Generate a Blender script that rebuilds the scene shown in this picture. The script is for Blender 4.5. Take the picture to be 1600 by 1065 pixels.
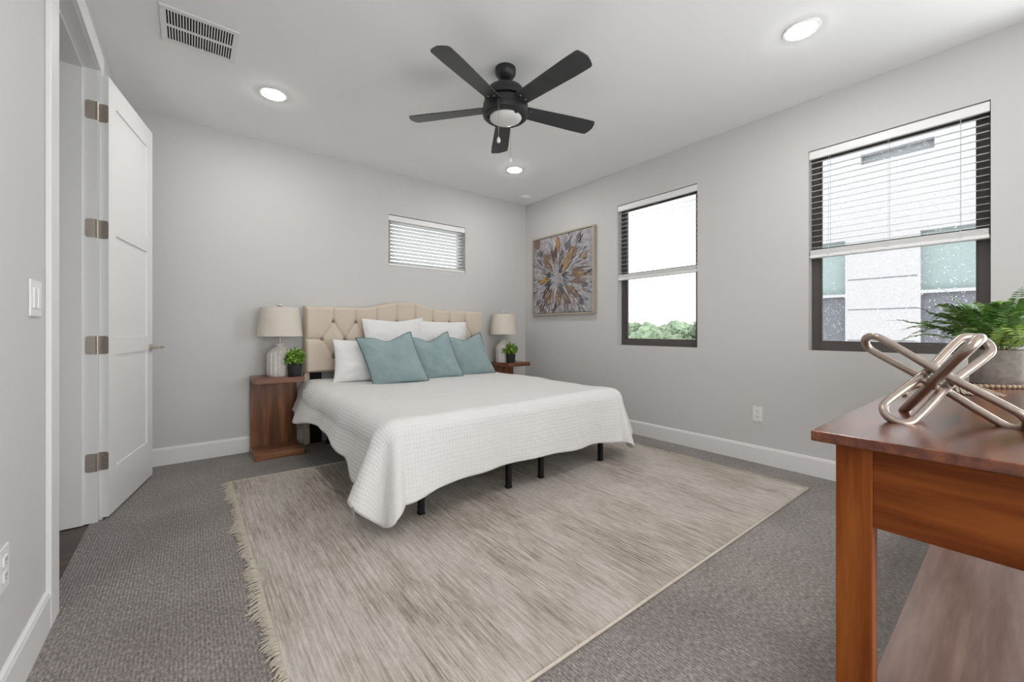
import bpy, bmesh, math, random
import numpy as np
from mathutils import Vector, Matrix
for o in list(bpy.data.objects): bpy.data.objects.remove(o)
SC = bpy.context.scene; COL = SC.collection
PI = math.pi
random.seed(7)

# ---------------------------------------------------------------- camera
XR, YB, XL, YF, HC = 3.515, 4.15, -0.401, -1.6, 2.711
cd = bpy.data.cameras.new('camera'); cam = bpy.data.objects.new('camera', cd); COL.objects.link(cam)
cd.sensor_width = 36; cd.lens = 633/1600*36; cd.shift_y = -17.5/1600; cd.clip_start = .02; cd.clip_end = 500
cam.location = (0, 0, 1.05); cam.rotation_euler = (PI/2, 0, -math.radians(38.38))
SC.camera = cam
# ---------------------------------------------------------------- world, exposure
w = bpy.data.worlds.new('overcast'); SC.world = w; w.use_nodes = True
bg = w.node_tree.nodes['Background']; bg.inputs[0].default_value = (.98, .99, 1, 1); bg.inputs[1].default_value = 2.1
vs = SC.view_settings; vs.view_transform = 'Standard'; vs.look = 'None'; vs.gamma = 1; vs.use_curve_mapping = False
vs.exposure = 0.80
DOWNLIGHT = 90.0
def portal(loc, rot, sx, sy):
    l = bpy.data.lights.new('window_portal', 'AREA'); l.shape = 'RECTANGLE'; l.size = sx; l.size_y = sy
    l.cycles.is_portal = True
    o = bpy.data.objects.new('window_portal', l); COL.objects.link(o); o.location = loc; o.rotation_euler = rot
portal((XR+.2, 2.22, 1.62), (0, PI/2, 0), 1.46, .86)
portal((XR+.2, .54, 1.62), (0, PI/2, 0), 1.46, .86)
def fill_light(loc, rot, sx, sy, w_):       # soft daylight added outside two invented windows to brighten room and ceiling
    l = bpy.data.lights.new('fill_area_light', 'AREA'); l.shape = 'RECTANGLE'; l.size = sx; l.size_y = sy; l.energy = w_; l.color = (.93, .97, 1)
    o = bpy.data.objects.new('fill_area_light', l); COL.objects.link(o); o.location = loc; o.rotation_euler = rot
fill_light((XR+.35, -.85, 1.15), (PI/2+.02, 0, PI/2-.15), 1.4, 1.3, 33)
fill_light((1.05, YF-.25, 1.10), (PI/2+.30, 0, .35), 1.9, 1.5, 13)
portal((2.1, YB+.2, 2.0), (-PI/2, 0, 0), .96, .56)

# ---------------------------------------------------------------- helpers
def S(r, g, b):
    f = lambda c: (c/255/12.92) if c/255 <= .04045 else ((c/255+.055)/1.055)**2.4
    return (f(r), f(g), f(b), 1)
def newmat(name):
    m = bpy.data.materials.new(name); m.use_nodes = True
    nt = m.node_tree; return m, nt, nt.nodes['Principled BSDF']
def node(nt, t, **kw):
    n = nt.nodes.new(t)
    for k, v in kw.items():
        if k in n.inputs: n.inputs[k].default_value = v
        else: setattr(n, k, v)
    return n
def coords(nt, scale=(1, 1, 1), kind='Object', rot=(0, 0, 0)):
    tc = nt.nodes.new('ShaderNodeTexCoord'); mp = nt.nodes.new('ShaderNodeMapping')
    mp.inputs['Scale'].default_value = scale; mp.inputs['Rotation'].default_value = rot
    nt.links.new(tc.outputs[kind], mp.inputs[0]); return mp.outputs[0]
def ramp(nt, fac, stops):
    r = nt.nodes.new('ShaderNodeValToRGB'); e = r.color_ramp.elements
    while len(e) < len(stops): e.new(.5)
    for i, (p, c) in enumerate(stops): e[i].position = p; e[i].color = c
    nt.links.new(fac, r.inputs[0]); return r.outputs[0]
def bump(nt, p, h, strength=.3, dist=.002, prev=None):
    b = nt.nodes.new('ShaderNodeBump'); b.inputs['Strength'].default_value = strength; b.inputs['Distance'].default_value = dist
    nt.links.new(h, b.inputs['Height'])
    if prev is not None: nt.links.new(prev, b.inputs['Normal'])
    nt.links.new(b.outputs[0], p.inputs['Normal']); return b.outputs[0]
def noise(nt, vec, scale, detail=4, rough=.5):
    n = node(nt, 'ShaderNodeTexNoise', Scale=scale, Detail=detail, Roughness=rough); nt.links.new(vec, n.inputs['Vector']); return n.outputs[0]
def mixc(nt, fac, a, b, mode='MIX'):
    m = nt.nodes.new('ShaderNodeMix'); m.data_type = 'RGBA'; m.blend_type = mode
    for sock, v in ((m.inputs[0], fac), (m.inputs[6], a), (m.inputs[7], b)):
        if isinstance(v, (int, float, tuple)): sock.default_value = v
        else: nt.links.new(v, sock)
    return m.outputs[2]
def plain(name, col, rough=.6, metal=0, bscale=0, bstr=.2, bdist=.001, coat=0, vary=0):
    m, nt, p = newmat(name)
    p.inputs['Roughness'].default_value = rough; p.inputs['Metallic'].default_value = metal; p.inputs['Coat Weight'].default_value = coat
    v = coords(nt)
    n = noise(nt, v, bscale or 6, 3)
    c2 = tuple(min(1, x*(1-vary)) for x in col[:3])+(1,)
    nt.links.new(ramp(nt, n, [(.35, c2), (.65, col)]), p.inputs['Base Color'])
    if bscale: bump(nt, p, n, bstr, bdist)
    return m
def wood(name, stops, axis='X', scale=1.0, rough=.35, coat=.2, planks=0):
    m, nt, p = newmat(name)
    sc = {'X': (1.2, 14, 14), 'Y': (14, 1.2, 14), 'Z': (14, 14, 1.2)}[axis]
    v = coords(nt, tuple(s*scale for s in sc)); n = noise(nt, v, 1.6, 8, .62)
    n2 = noise(nt, coords(nt, tuple(s*.25*scale for s in sc)), 1.5, 3)
    add = node(nt, 'ShaderNodeMath', operation='MULTIPLY_ADD'); nt.links.new(n, add.inputs[0]); add.inputs[1].default_value = .6
    mu = node(nt, 'ShaderNodeMath', operation='MULTIPLY'); nt.links.new(n2, mu.inputs[0]); mu.inputs[1].default_value = .4
    nt.links.new(mu.outputs[0], add.inputs[2])
    c = ramp(nt, add.outputs[0], stops)
    if planks:
        vc = coords(nt); sp = nt.nodes.new('ShaderNodeSeparateXYZ'); nt.links.new(vc, sp.inputs[0])
        d = node(nt, 'ShaderNodeMath', operation='DIVIDE'); nt.links.new(sp.outputs[1 if axis == 'X' else 0], d.inputs[0]); d.inputs[1].default_value = planks
        f = node(nt, 'ShaderNodeMath', operation='FLOOR'); nt.links.new(d.outputs[0], f.inputs[0])
        wn = nt.nodes.new('ShaderNodeTexWhiteNoise'); wn.noise_dimensions = '1D'; nt.links.new(f.outputs[0], wn.inputs['W'])
        c = mixc(nt, .35, c, mixc(nt, 1.0, c, ramp(nt, wn.outputs[0], [(0, (.45, .45, .45, 1)), (1, (1.35, 1.3, 1.25, 1))]), 'MULTIPLY'))
    nt.links.new(c, p.inputs['Base Color']); p.inputs['Roughness'].default_value = rough; p.inputs['Coat Weight'].default_value = coat
    p.inputs['Coat Roughness'].default_value = .25
    bump(nt, p, n, .12, .001); return m

M = {}
M['wall'] = plain('wall_paint', (.62, .612, .60, 1), .75, bscale=260, bstr=.12, bdist=.0006, vary=.01)
M['ceiling'] = plain('ceiling_paint', (.90, .90, .895, 1), .85, bscale=160, bstr=.25, bdist=.001, vary=.01)
M['trim'] = plain('trim_paint', (.80, .795, .785, 1), .38)
M['white_plastic'] = plain('white_plastic', (.82, .81, .79, 1), .35)
M['door'] = plain('door_paint', (.82, .82, .81, 1), .4)
M['nickel'] = plain('brushed_nickel', S(186, 176, 166), .38, .7)
M['black_metal'] = plain('black_metal', S(22, 22, 24), .45, .4)
M['fan_black'] = plain('matt_black', S(34, 34, 36), .45, 0, bscale=90, bstr=.1)
M['blade'] = wood('charcoal_blade', [(.3, S(40, 40, 42)), (.7, S(58, 58, 60))], 'X', 1, .42, .1)
M['frosted'] = plain('frosted_glass', (.74, .74, .72, 1), .3)
M['slat'] = plain('blind_slat', (.86, .86, .85, 1), .45)
_nt = M['slat'].node_tree; _p = _nt.nodes['Principled BSDF']; _o = _nt.nodes['Material Output']
_tl = node(_nt, 'ShaderNodeBsdfTranslucent', Color=(.85, .86, .86, 1)); _mx = node(_nt, 'ShaderNodeMixShader'); _mx.inputs[0].default_value = .75
_nt.links.new(_p.outputs[0], _mx.inputs[1]); _nt.links.new(_tl.outputs[0], _mx.inputs[2]); _nt.links.new(_mx.outputs[0], _o.inputs[0])
M['bronze'] = plain('bronze_aluminium', S(88, 81, 78), .45, .2)
M['dark'] = plain('dark_duct', S(14, 13, 13), .9)
M['walnut'] = wood('walnut', [(.36, S(74, 38, 20)), (.5, S(128, 76, 44)), (.64, S(180, 120, 76))], 'Z', .8, .38, .15, .11)
M['walnut_top'] = wood('walnut_slab', [(.36, S(84, 46, 28)), (.5, S(132, 82, 54)), (.64, S(176, 124, 88))], 'X', .8, .38, .15)
M['table_top'] = wood('table_slab', [(.38, S(58, 22, 8)), (.5, S(98, 44, 20)), (.62, S(142, 78, 42))], 'X', .9, .24, .35, .16)
M['table_side'] = wood('table_frame_wood', [(.38, S(78, 30, 8)), (.5, S(122, 60, 20)), (.62, S(156, 88, 38))], 'Z', .7, .6, 0)
M['table_apron'] = wood('table_apron_wood', [(.38, S(74, 28, 8)), (.5, S(112, 54, 18)), (.62, S(140, 76, 32))], 'Y', .7, .6, 0)
M['shelf_wood'] = wood('table_shelf_wood', [(.34, S(92, 70, 62)), (.5, S(126, 102, 92)), (.66, S(156, 132, 120))], 'X', .6, .25, .4, .15)
M['ceramic'] = plain('lamp_ceramic', S(224, 219, 212), .5, bscale=40, vary=.12)
M['pot_black'] = plain('black_pot', S(44, 44, 46), .6)
M['leaf'] = plain('leaf_green', S(112, 158, 50), .5, bscale=30, vary=.45)
M['leaf_light'] = plain('leaf_lime', S(160, 204, 74), .5, bscale=30, vary=.3)
M['fern'] = plain('fern_green', S(84, 128, 44), .42, bscale=25, vary=.35)
M['fern_light'] = plain('fern_lime', S(150, 184, 84), .42, bscale=25, vary=.3)
M['stem'] = plain('stem_brown', S(96, 92, 50), .7)
M['soil'] = plain('soil', S(50, 38, 30), .95, bscale=60, bstr=.8, bdist=.01)
M['bead'] = plain('wood_bead', S(178, 150, 124), .5, vary=.3)
M['cotton'] = plain('cotton_tassel', S(206, 192, 172), .9, bscale=300, bstr=.4)
M['silver'] = plain('cast_aluminium', S(172, 158, 148), .34, .92, bscale=35, bstr=.25, bdist=.002, vary=.1)
M['concrete'] = plain('grey_planter', S(150, 143, 134), .8, bscale=50, bstr=.5, bdist=.003, vary=.25)
M['headboard'] = plain('cream_linen', S(216, 202, 186), .9, bscale=900, bstr=.25, bdist=.0005, vary=.08)
M['button'] = plain('button_linen', S(146, 128, 112), .9)
M['dark_fabric'] = plain('black_fabric', S(20, 20, 21), .9)
M['mattress'] = plain('mattress_ticking', S(205, 203, 198), .9)
M['pillow'] = plain('white_cotton', (.80, .795, .785, 1), .9, bscale=14, bstr=.35, bdist=.012, vary=.01)
M['shade'] = None
def fabric(name, c, c2, scale, bstr=.4, sheen=0, wr=10):
    m, nt, p = newmat(name); v = coords(nt)
    n = noise(nt, v, wr, 3); nt.links.new(ramp(nt, n, [(.35, c2), (.65, c)]), p.inputs['Base Color'])
    b = bump(nt, p, n, .5, .01)
    wv = noise(nt, v, scale, 2); bump(nt, p, wv, bstr, .0008, b)
    p.inputs['Roughness'].default_value = .85; p.inputs['Sheen Weight'].default_value = sheen; p.inputs['Sheen Roughness'].default_value = .4
    return m
M['teal'] = fabric('teal_velvet', S(148, 167, 168), S(138, 158, 160), 500, .2, .4, 5)
M['teal_trim'] = fabric('teal_trim', S(72, 94, 100), S(60, 82, 90), 500)
M['shade'] = fabric('linen_shade', S(222, 213, 201), S(218, 209, 197), 700, .3)

for k_ in ('table_side', 'table_apron'): M[k_].node_tree.nodes['Principled BSDF'].inputs['Specular IOR Level'].default_value = .15
# carpet: fine ribs running along the room with flecked yarn
m, nt, p = newmat('grey_carpet'); v = coords(nt)
n1 = noise(nt, coords(nt, (120, 52, 52)), 1, 3, .7); n2 = noise(nt, v, 3.0, 4); n3 = noise(nt, coords(nt, (60, 30, 30)), 4, 3, .8)
c = ramp(nt, n1, [(.36, S(58, 52, 50)), (.5, S(128, 120, 117)), (.64, S(196, 187, 182))])
c = mixc(nt, .55, c, ramp(nt, n3, [(.35, S(98, 90, 87)), (.65, S(168, 159, 155))]))
c = mixc(nt, .5, c, mixc(nt, 1.0, c, ramp(nt, n2, [(.36, (.74, .71, .68, 1)), (.64, (1.16, 1.16, 1.16, 1))]), 'MULTIPLY'))
nt.links.new(c, p.inputs['Base Color']); p.inputs['Roughness'].default_value = 1; p.inputs['Sheen Weight'].default_value = .2
wv = node(nt, 'ShaderNodeTexWave', wave_type='BANDS', bands_direction='X', Scale=28, Distortion=1.2); nt.links.new(v, wv.inputs['Vector'])
b = bump(nt, p, wv.outputs[1], .6, .004); bump(nt, p, n1, .7, .005, b)
M['carpet'] = m
# rug
m, nt, p = newmat('beige_rug'); v = coords(nt)
n1 = noise(nt, coords(nt, (110, 3.2, 7)), 1, 6, .8); n2 = noise(nt, coords(nt, (2.2, 1.1, 1)), 1.2, 5, .6); n3 = noise(nt, coords(nt, (60, 12, 1)), 1, 6, .8)
c = ramp(nt, n1, [(.33, S(116, 102, 90)), (.47, S(166, 155, 143)), (.62, S(208, 201, 193))])
msk = ramp(nt, n2, [(.42, (0, 0, 0, 1)), (.58, (1, 1, 1, 1))])
c = mixc(nt, mixc(nt, 1.0, msk, (.8, .8, .8, 1), 'MULTIPLY'), c, mixc(nt, .6, c, S(214, 208, 202)))
c = mixc(nt, .6, c, mixc(nt, 1.0, c, ramp(nt, n3, [(.36, (.62, .57, .52, 1)), (.56, (1.03, 1.03, 1.03, 1))]), 'MULTIPLY'))
nt.links.new(c, p.inputs['Base Color']); p.inputs['Roughness'].default_value = .95
wv = node(nt, 'ShaderNodeTexWave', wave_type='BANDS', bands_direction='X', Scale=20, Distortion=.6); nt.links.new(v, wv.inputs['Vector'])
b = bump(nt, p, wv.outputs[1], .5, .003); bump(nt, p, n1, .4, .002, b)
pass
M['rug'] = m
M['fringe'] = plain('rug_fringe', S(208, 197, 182), .95, bscale=80, vary=.12)
# duvet: gauze with a small seersucker check, in cloth (UV) coordinates
m, nt, p = newmat('white_duvet'); v = coords(nt, (1, 1, 1), 'UV')
sp = nt.nodes.new('ShaderNodeSeparateXYZ'); nt.links.new(v, sp.inputs[0])
def sq(sock, sc, pw):
    a = node(nt, 'ShaderNodeMath', operation='MULTIPLY'); nt.links.new(sock, a.inputs[0]); a.inputs[1].default_value = sc
    s = node(nt, 'ShaderNodeMath', operation='SINE'); nt.links.new(a.outputs[0], s.inputs[0])
    b = node(nt, 'ShaderNodeMath', operation='ABSOLUTE'); nt.links.new(s.outputs[0], b.inputs[0])
    q = node(nt, 'ShaderNodeMath', operation='POWER'); nt.links.new(b.outputs[0], q.inputs[0]); q.inputs[1].default_value = pw
    return q.outputs[0]
gx, gy = sq(sp.outputs[0], PI/.020, .5), sq(sp.outputs[1], PI/.024, .5)
mul = node(nt, 'ShaderNodeMath', operation='MULTIPLY'); nt.links.new(gx, mul.inputs[0]); nt.links.new(gy, mul.inputs[1])
nz = noise(nt, v, 9, 5, .6)
b = bump(nt, p, nz, .45, .02); b = bump(nt, p, mul.outputs[0], .55, .003, b)
st = sq(sp.outputs[1], PI/.145, .12); bump(nt, p, st, .5, .006, b)
nt.links.new(mixc(nt, .5, (.77, .755, .735, 1), ramp(nt, mul.outputs[0], [(0, (.70, .68, .655, 1)), (.6, (.79, .78, .765, 1))])), p.inputs['Base Color'])
p.inputs['Roughness'].default_value = .95
M['duvet'] = m
# dark plank floor of the hall
M['hall_floor'] = wood('dark_plank', [(.3, S(44, 34, 28)), (.5, S(72, 56, 46)), (.72, S(96, 78, 64))], 'X', .8, .4, .1, .14)
# window glass with rain drops
def glass(name, drops):
    m = bpy.data.materials.new(name); m.use_nodes = True; nt = m.node_tree; nt.nodes.clear()
    out = nt.nodes.new('ShaderNodeOutputMaterial'); tr = node(nt, 'ShaderNodeBsdfTransparent', Color=(.96, .96, .96, 1))
    gl = node(nt, 'ShaderNodeBsdfGlossy', Roughness=.03); fr = node(nt, 'ShaderNodeFresnel', IOR=1.45)
    mx = nt.nodes.new('ShaderNodeMixShader'); nt.links.new(fr.outputs[0], mx.inputs[0]); nt.links.new(tr.outputs[0], mx.inputs[1]); nt.links.new(gl.outputs[0], mx.inputs[2])
    v = coords(nt); vo = node(nt, 'ShaderNodeTexVoronoi', Scale=70.0); nt.links.new(v, vo.inputs['Vector'])
    nn = noise(nt, v, 30, 2)
    rr = ramp(nt, vo.outputs['Distance'], [(.0, (1, 1, 1, 1)), (.30, (0, 0, 0, 1))])
    r2 = ramp(nt, nn, [(.40, (0, 0, 0, 1)), (.55, (drops, drops, drops, 1))])
    k = mixc(nt, 1.0, rr, r2, 'MULTIPLY')
    di = node(nt, 'ShaderNodeBsdfTranslucent', Color=(.95, .97, 1, 1))
    m2 = nt.nodes.new('ShaderNodeMixShader'); nt.links.new(k, m2.inputs[0]); nt.links.new(mx.outputs[0], m2.inputs[1]); nt.links.new(di.outputs[0], m2.inputs[2])
    nt.links.new(m2.outputs[0], out.inputs[0]); return m
M['glass'] = glass('rainy_glass', 1.0)
M['glass_light'] = glass('window_glass', .35)
M['rail'] = plain('blind_rail', (.86, .855, .845, 1), .4)
def emit(name, col, s):
    m = bpy.data.materials.new(name); m.use_nodes = True; nt = m.node_tree; nt.nodes.clear()
    out = nt.nodes.new('ShaderNodeOutputMaterial'); e = node(nt, 'ShaderNodeEmission', Color=col, Strength=s); nt.links.new(e.outputs[0], out.inputs[0]); return m
M['lens'] = emit("led_lens", (1, .985, .96, 1), DOWNLIGHT)

ORG = {}
def tag(o, label=None, cat=None, group=None, kind=None):
    if label: o['label'] = label
    if cat: o['category'] = cat
    if group: o['group'] = group
    if kind: o['kind'] = kind
    return o
def thing(name, loc, label=None, cat=None, group=None, kind=None):
    o = bpy.data.objects.new(name, None); COL.objects.link(o); o.location = loc; o.empty_display_size = .1
    ORG[o] = Vector(loc); return tag(o, label, cat, group, kind)
def obj(name, bm, mats, parent=None, origin=None, smooth=None, sub=0, recalc=True):
    if parent is not None: org = ORG[parent]
    else:
        if origin is None:
            xs = [v.co for v in bm.verts]; origin = (sum(c.x for c in xs)/len(xs), sum(c.y for c in xs)/len(xs), min(c.z for c in xs))
        org = Vector(origin)
    bmesh.ops.translate(bm, verts=bm.verts, vec=-org)
    if recalc: bmesh.ops.recalc_face_normals(bm, faces=bm.faces)
    me = bpy.data.meshes.new(name); bm.to_mesh(me); bm.free()
    if not isinstance(mats, (list, tuple)): mats = [mats]
    for mt in mats: me.materials.append(mt)
    o = bpy.data.objects.new(name, me); COL.objects.link(o)
    if parent is not None: o.parent = parent
    else: o.location = org
    ORG[o] = org
    if smooth is True:
        for f in me.polygons: f.use_smooth = True
    elif smooth is not None:
        for f in me.polygons: f.use_smooth = True
        me.set_sharp_from_angle(angle=math.radians(smooth))
    if sub:
        s = o.modifiers.new('sub', 'SUBSURF'); s.levels = s.render_levels = sub
    return o
def merge(bm, t, mat=0):
    if mat:
        for f in t.faces: f.material_index = mat
    me = bpy.data.meshes.new('t'); t.to_mesh(me); t.free(); bm.from_mesh(me); bpy.data.meshes.remove(me)
def box(bm, x0, x1, y0, y1, z0, z1, bev=0, mat=0, seg=2, mtx=None):
    t = bmesh.new(); bmesh.ops.create_cube(t, size=1)
    bmesh.ops.transform(t, matrix=Matrix.Translation(((x0+x1)/2, (y0+y1)/2, (z0+z1)/2)) @ Matrix.Diagonal((abs(x1-x0), abs(y1-y0), abs(z1-z0), 1)), verts=t.verts)
    if bev: bmesh.ops.bevel(t, geom=t.edges, offset=bev, segments=seg, affect='EDGES', profile=.5)
    if mtx is not None: bmesh.ops.transform(t, matrix=mtx, verts=t.verts)
    merge(bm, t, mat)
def B(*a, **k):
    bm = bmesh.new(); box(bm, *a, **k); return bm
def lathe(bm, prof, cx=0, cy=0, seg=40, mat=0, ribs=0, ribd=0, zr=None):
    rings = []
    for r, z in prof:
        ring = []
        for i in range(seg):
            a = 2*PI*i/seg; rr = r
            if ribs and (zr is None or zr[0] <= z <= zr[1]): rr = r*(1-ribd*(.5+.5*math.cos(ribs*a))**3)
            ring.append(bm.verts.new((cx+rr*math.cos(a), cy+rr*math.sin(a), z)))
        rings.append(ring)
    fs = []
    for a, b in zip(rings, rings[1:]):
        for i in range(seg): fs.append(bm.faces.new((a[i], a[(i+1) % seg], b[(i+1) % seg], b[i])))
    if prof[0][0] > 1e-5: fs.append(bm.faces.new(rings[0][::-1]))
    if prof[-1][0] > 1e-5: fs.append(bm.faces.new(rings[-1]))
    for f in fs: f.material_index = mat
    bmesh.ops.remove_doubles(bm, verts=[v for r in rings for v in r], dist=1e-6)
def tube(bm, pts, r, seg=8, closed=False, mat=0, radii=None):
    pts = [Vector(p) for p in pts]; n = len(pts); rings = []; up = None
    for i, p_ in enumerate(pts):
        if closed: t = pts[(i+1) % n]-pts[(i-1) % n]
        else: t = pts[min(i+1, n-1)]-pts[max(i-1, 0)]
        t.normalize()
        if up is None:
            up = t.orthogonal().normalized()
        up = (up-t*up.dot(t)).normalized(); s = t.cross(up)
        rr = radii[i] if radii else r
        rings.append([bm.verts.new(p_+(up*math.cos(2*PI*k/seg)+s*math.sin(2*PI*k/seg))*rr) for k in range(seg)])
    m_ = n if closed else n-1
    for i in range(m_):
        a, b = rings[i], rings[(i+1) % n]; off = 0
        if closed and i == n-1:
            off = min(range(seg), key=lambda o: (a[0].co-b[o].co).length)
        for k in range(seg):
            f = bm.faces.new((a[k], a[(k+1) % seg], b[(k+1+off) % seg], b[(k+off) % seg])); f.material_index = mat
    if not closed:
        bm.faces.new(rings[0][::-1]).material_index = mat; bm.faces.new(rings[-1]).material_index = mat
def copy_tree(o, parent=None):
    c = o.copy(); COL.objects.link(c)
    if parent is not None: c.parent = parent
    for ch in list(o.children): copy_tree(ch, c)
    return c
def wall_holes(bm, axis, p0, p1, a0, a1, z0, z1, holes):
    A = sorted({a0, a1, *[h[0] for h in holes], *[h[1] for h in holes]}); Z = sorted({z0, z1, *[h[2] for h in holes], *[h[3] for h in holes]})
    for i in range(len(A)-1):
        for j in range(len(Z)-1):
            ca, cz = (A[i]+A[i+1])/2, (Z[j]+Z[j+1])/2
            if any(h[0] < ca < h[1] and h[2] < cz < h[3] for h in holes): continue
            if axis == 'X': box(bm, p0, p1, A[i], A[i+1], Z[j], Z[j+1])
            else: box(bm, A[i], A[i+1], p0, p1, Z[j], Z[j+1])
    bmesh.ops.remove_doubles(bm, verts=bm.verts, dist=1e-5)
def struct(name, bm, mt, parent=None, smooth=None):
    o = obj(name, bm, mt, parent, origin=None if parent else (0, 0, 0), smooth=smooth)
    if parent is None: o['kind'] = 'structure'
    return o

# ================================================================ ROOM
TW = .14
DO = (2.233, 3.140, 2.47)                       # doorway: near side, hinge side, height
W1 = (1.630, 2.575, 1.728, 2.270)               # high window over the bed (x0,x1,z0,z1)
W2 = (1.794, 2.655, .890, 2.350)                # middle window (y0,y1,z0,z1)
W3 = (.114, .970, .900, 2.343)                  # near window
W4 = (-1.50, -.15, .50, 2.343)                  # unseen window beside the viewer, added to let fill light in (y0,y1,z0,z1)
W5 = (.10, 2.00, .40, 2.30)                      # second unseen window, behind the viewer, added for its fill light
struct('floor', B(XL-.03, XR, YF, YB, -.05, 0), M['carpet'])
bm = bmesh.new(); box(bm, XL-TW, XR+TW, YF-TW, YB+TW, HC, HC+.1); struct('ceiling', bm, M['ceiling'])
bm = bmesh.new(); wall_holes(bm, 'Y', YB, YB+TW, XL-TW, XR+TW, -.05, HC, [W1]); struct('wall_back', bm, M['wall'])
bm = bmesh.new(); wall_holes(bm, 'X', XR, XR+TW, YF-TW, YB, -.05, HC, [W2, W3, W4]); struct('wall_right', bm, M['wall'])
bm = bmesh.new(); wall_holes(bm, 'X', XL-TW, XL, YF-TW, YB, -.05, HC, [(DO[0], DO[1]+.02, -.06, DO[2])]); struct('wall_left', bm, M['wall'])
bm = bmesh.new(); wall_holes(bm, 'Y', YF-TW, YF, XL, XR, -.05, HC, [W5]); struct('wall_front', bm, M['wall'])
# hall beyond the doorway
struct('floor_hall', B(-2.2, XL-.03, 1.2, 4.6, -.05, -.004), M['hall_floor'])
struct('wall_hall', B(-2.3, -2.2, 1.2, 4.6, -.05, HC), M['wall'])
struct('wall_hall_end', B(-2.3, XL-TW, 4.6, 4.7, -.05, HC), M['wall'])
struct('wall_hall_near', B(-2.3, XL-TW, 1.1, 1.2, -.05, HC), M['wall'])
struct('ceiling_hall', B(-2.3, XL-TW, 1.1, 4.7, HC, HC+.1), M['ceiling'])

def baseboard(name, pts):                         # pts: start, end, inward normal
    (x0, y0), (x1, y1), (nx, ny) = pts
    prof = [(0, 0), (.014, 0), (.014, .118), (.011, .124), (.0105, .130), (.004, .1345), (0, .1346)]
    bm = bmesh.new(); a = [bm.verts.new((x0+nx*d, y0+ny*d, z)) for d, z in prof]; b = [bm.verts.new((x1+nx*d, y1+ny*d, z)) for d, z in prof]
    for i in range(len(prof)): bm.faces.new((a[i], a[(i+1) % len(prof)], b[(i+1) % len(prof)], b[i]))
    bm.faces.new(a[::-1]); bm.faces.new(b); struct(name, bm, M['trim'])
baseboard('baseboard_right', ((XR, YF), (XR, YB), (-1, 0)))
baseboard('baseboard_back', ((XL, YB), (XR, YB), (0, -1)))
baseboard('baseboard_left', ((XL, YF), (XL, DO[0]-.110), (1, 0)))
# door casing, jambs, stops
CW = .110
def casing(name, y0, y1, z0, z1, vert=True):
    bm = bmesh.new()
    box(bm, XL, XL+.016, y0, y1, z0, z1, .003)
    struct(name, bm, M['trim'])
casing('trim_1', DO[0]-CW, DO[0], 0, DO[2]+CW)
casing('trim_2', DO[1]+.024, DO[1]+.09, 0, DO[2]+CW)
casing('trim_3', DO[0]+.0005, DO[1], DO[2], DO[2]+CW)
bm = bmesh.new()
box(bm, XL-TW-.004, XL+.002, DO[1], DO[1]+.019, 0, DO[2]); box(bm, XL-TW-.004, XL-.055, DO[1]-.012, DO[1]+.001, 0, DO[2]-.001, .002)
struct('trim_4', bm, M['trim'])
bm = bmesh.new()
box(bm, XL-TW-.004, XL+.002, DO[0]-.0005, DO[0]+.003, 0, DO[2]); box(bm, XL-TW-.004, XL-.055, DO[0]+.003, DO[0]+.012, 0, DO[2]-.001, .002)
struct('trim_5', bm, M['trim'])
bm = bmesh.new(); box(bm, XL-TW-.004, XL+.002, DO[0]+.003, DO[1], DO[2]-.004, DO[2]+.001); box(bm, XL-TW-.004, XL-.055, DO[0]+.012, DO[1]-.012, DO[2]-.016, DO[2]-.004)
struct('trim_6', bm, M['trim'])
# hall side casing of the doorway
bm = bmesh.new(); box(bm, XL-TW-.018, XL-TW, DO[1]-.006, DO[1]+CW, 0, DO[2]+CW, .003); struct('trim_7', bm, M['trim'])

# door leaf, folded back towards the rear wall
A = Vector((-.398, 3.160, 0)); dv = Vector((.141, .724, 0)).normalized(); nv = Vector((dv.y, -dv.x, 0)); DW, DT, DH = .738, .040, 2.455
door = thing('door_1', A, kind='structure')
def D(u0, u1, t0, t1, z0, z1, bm, bev=0, mat=0):   # u along the leaf, t through it (visible face = DT)
    mt = Matrix(((dv.x, nv.x, 0, A.x), (dv.y, nv.y, 0, A.y), (0, 0, 1, 0), (0, 0, 0, 1)))
    box(bm, u0, u1, t0, t1, z0, z1, bev, mat, mtx=mt)
bm = bmesh.new(); ST = .105
D(0, DW, .008, DT-.008, .015, DH, bm)
for u0, u1, z0, z1 in ((0, ST, .015, DH), (DW-ST, DW, .015, DH), (ST, DW-ST, .015, .27), (ST, DW-ST, .908, 1.007), (ST, DW-ST, 1.59, 1.69), (ST, DW-ST, 2.32, DH)):
    D(u0, u1, DT-.008, DT, z0, z1, bm, .0); D(u0, u1, 0, .008, z0, z1, bm, .0)
bmesh.ops.remove_doubles(bm, verts=bm.verts, dist=1e-5)
leaf = obj('door_leaf', bm, M['door'], door)
hinge_z = (.327, .966, 1.602, 2.244)
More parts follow.
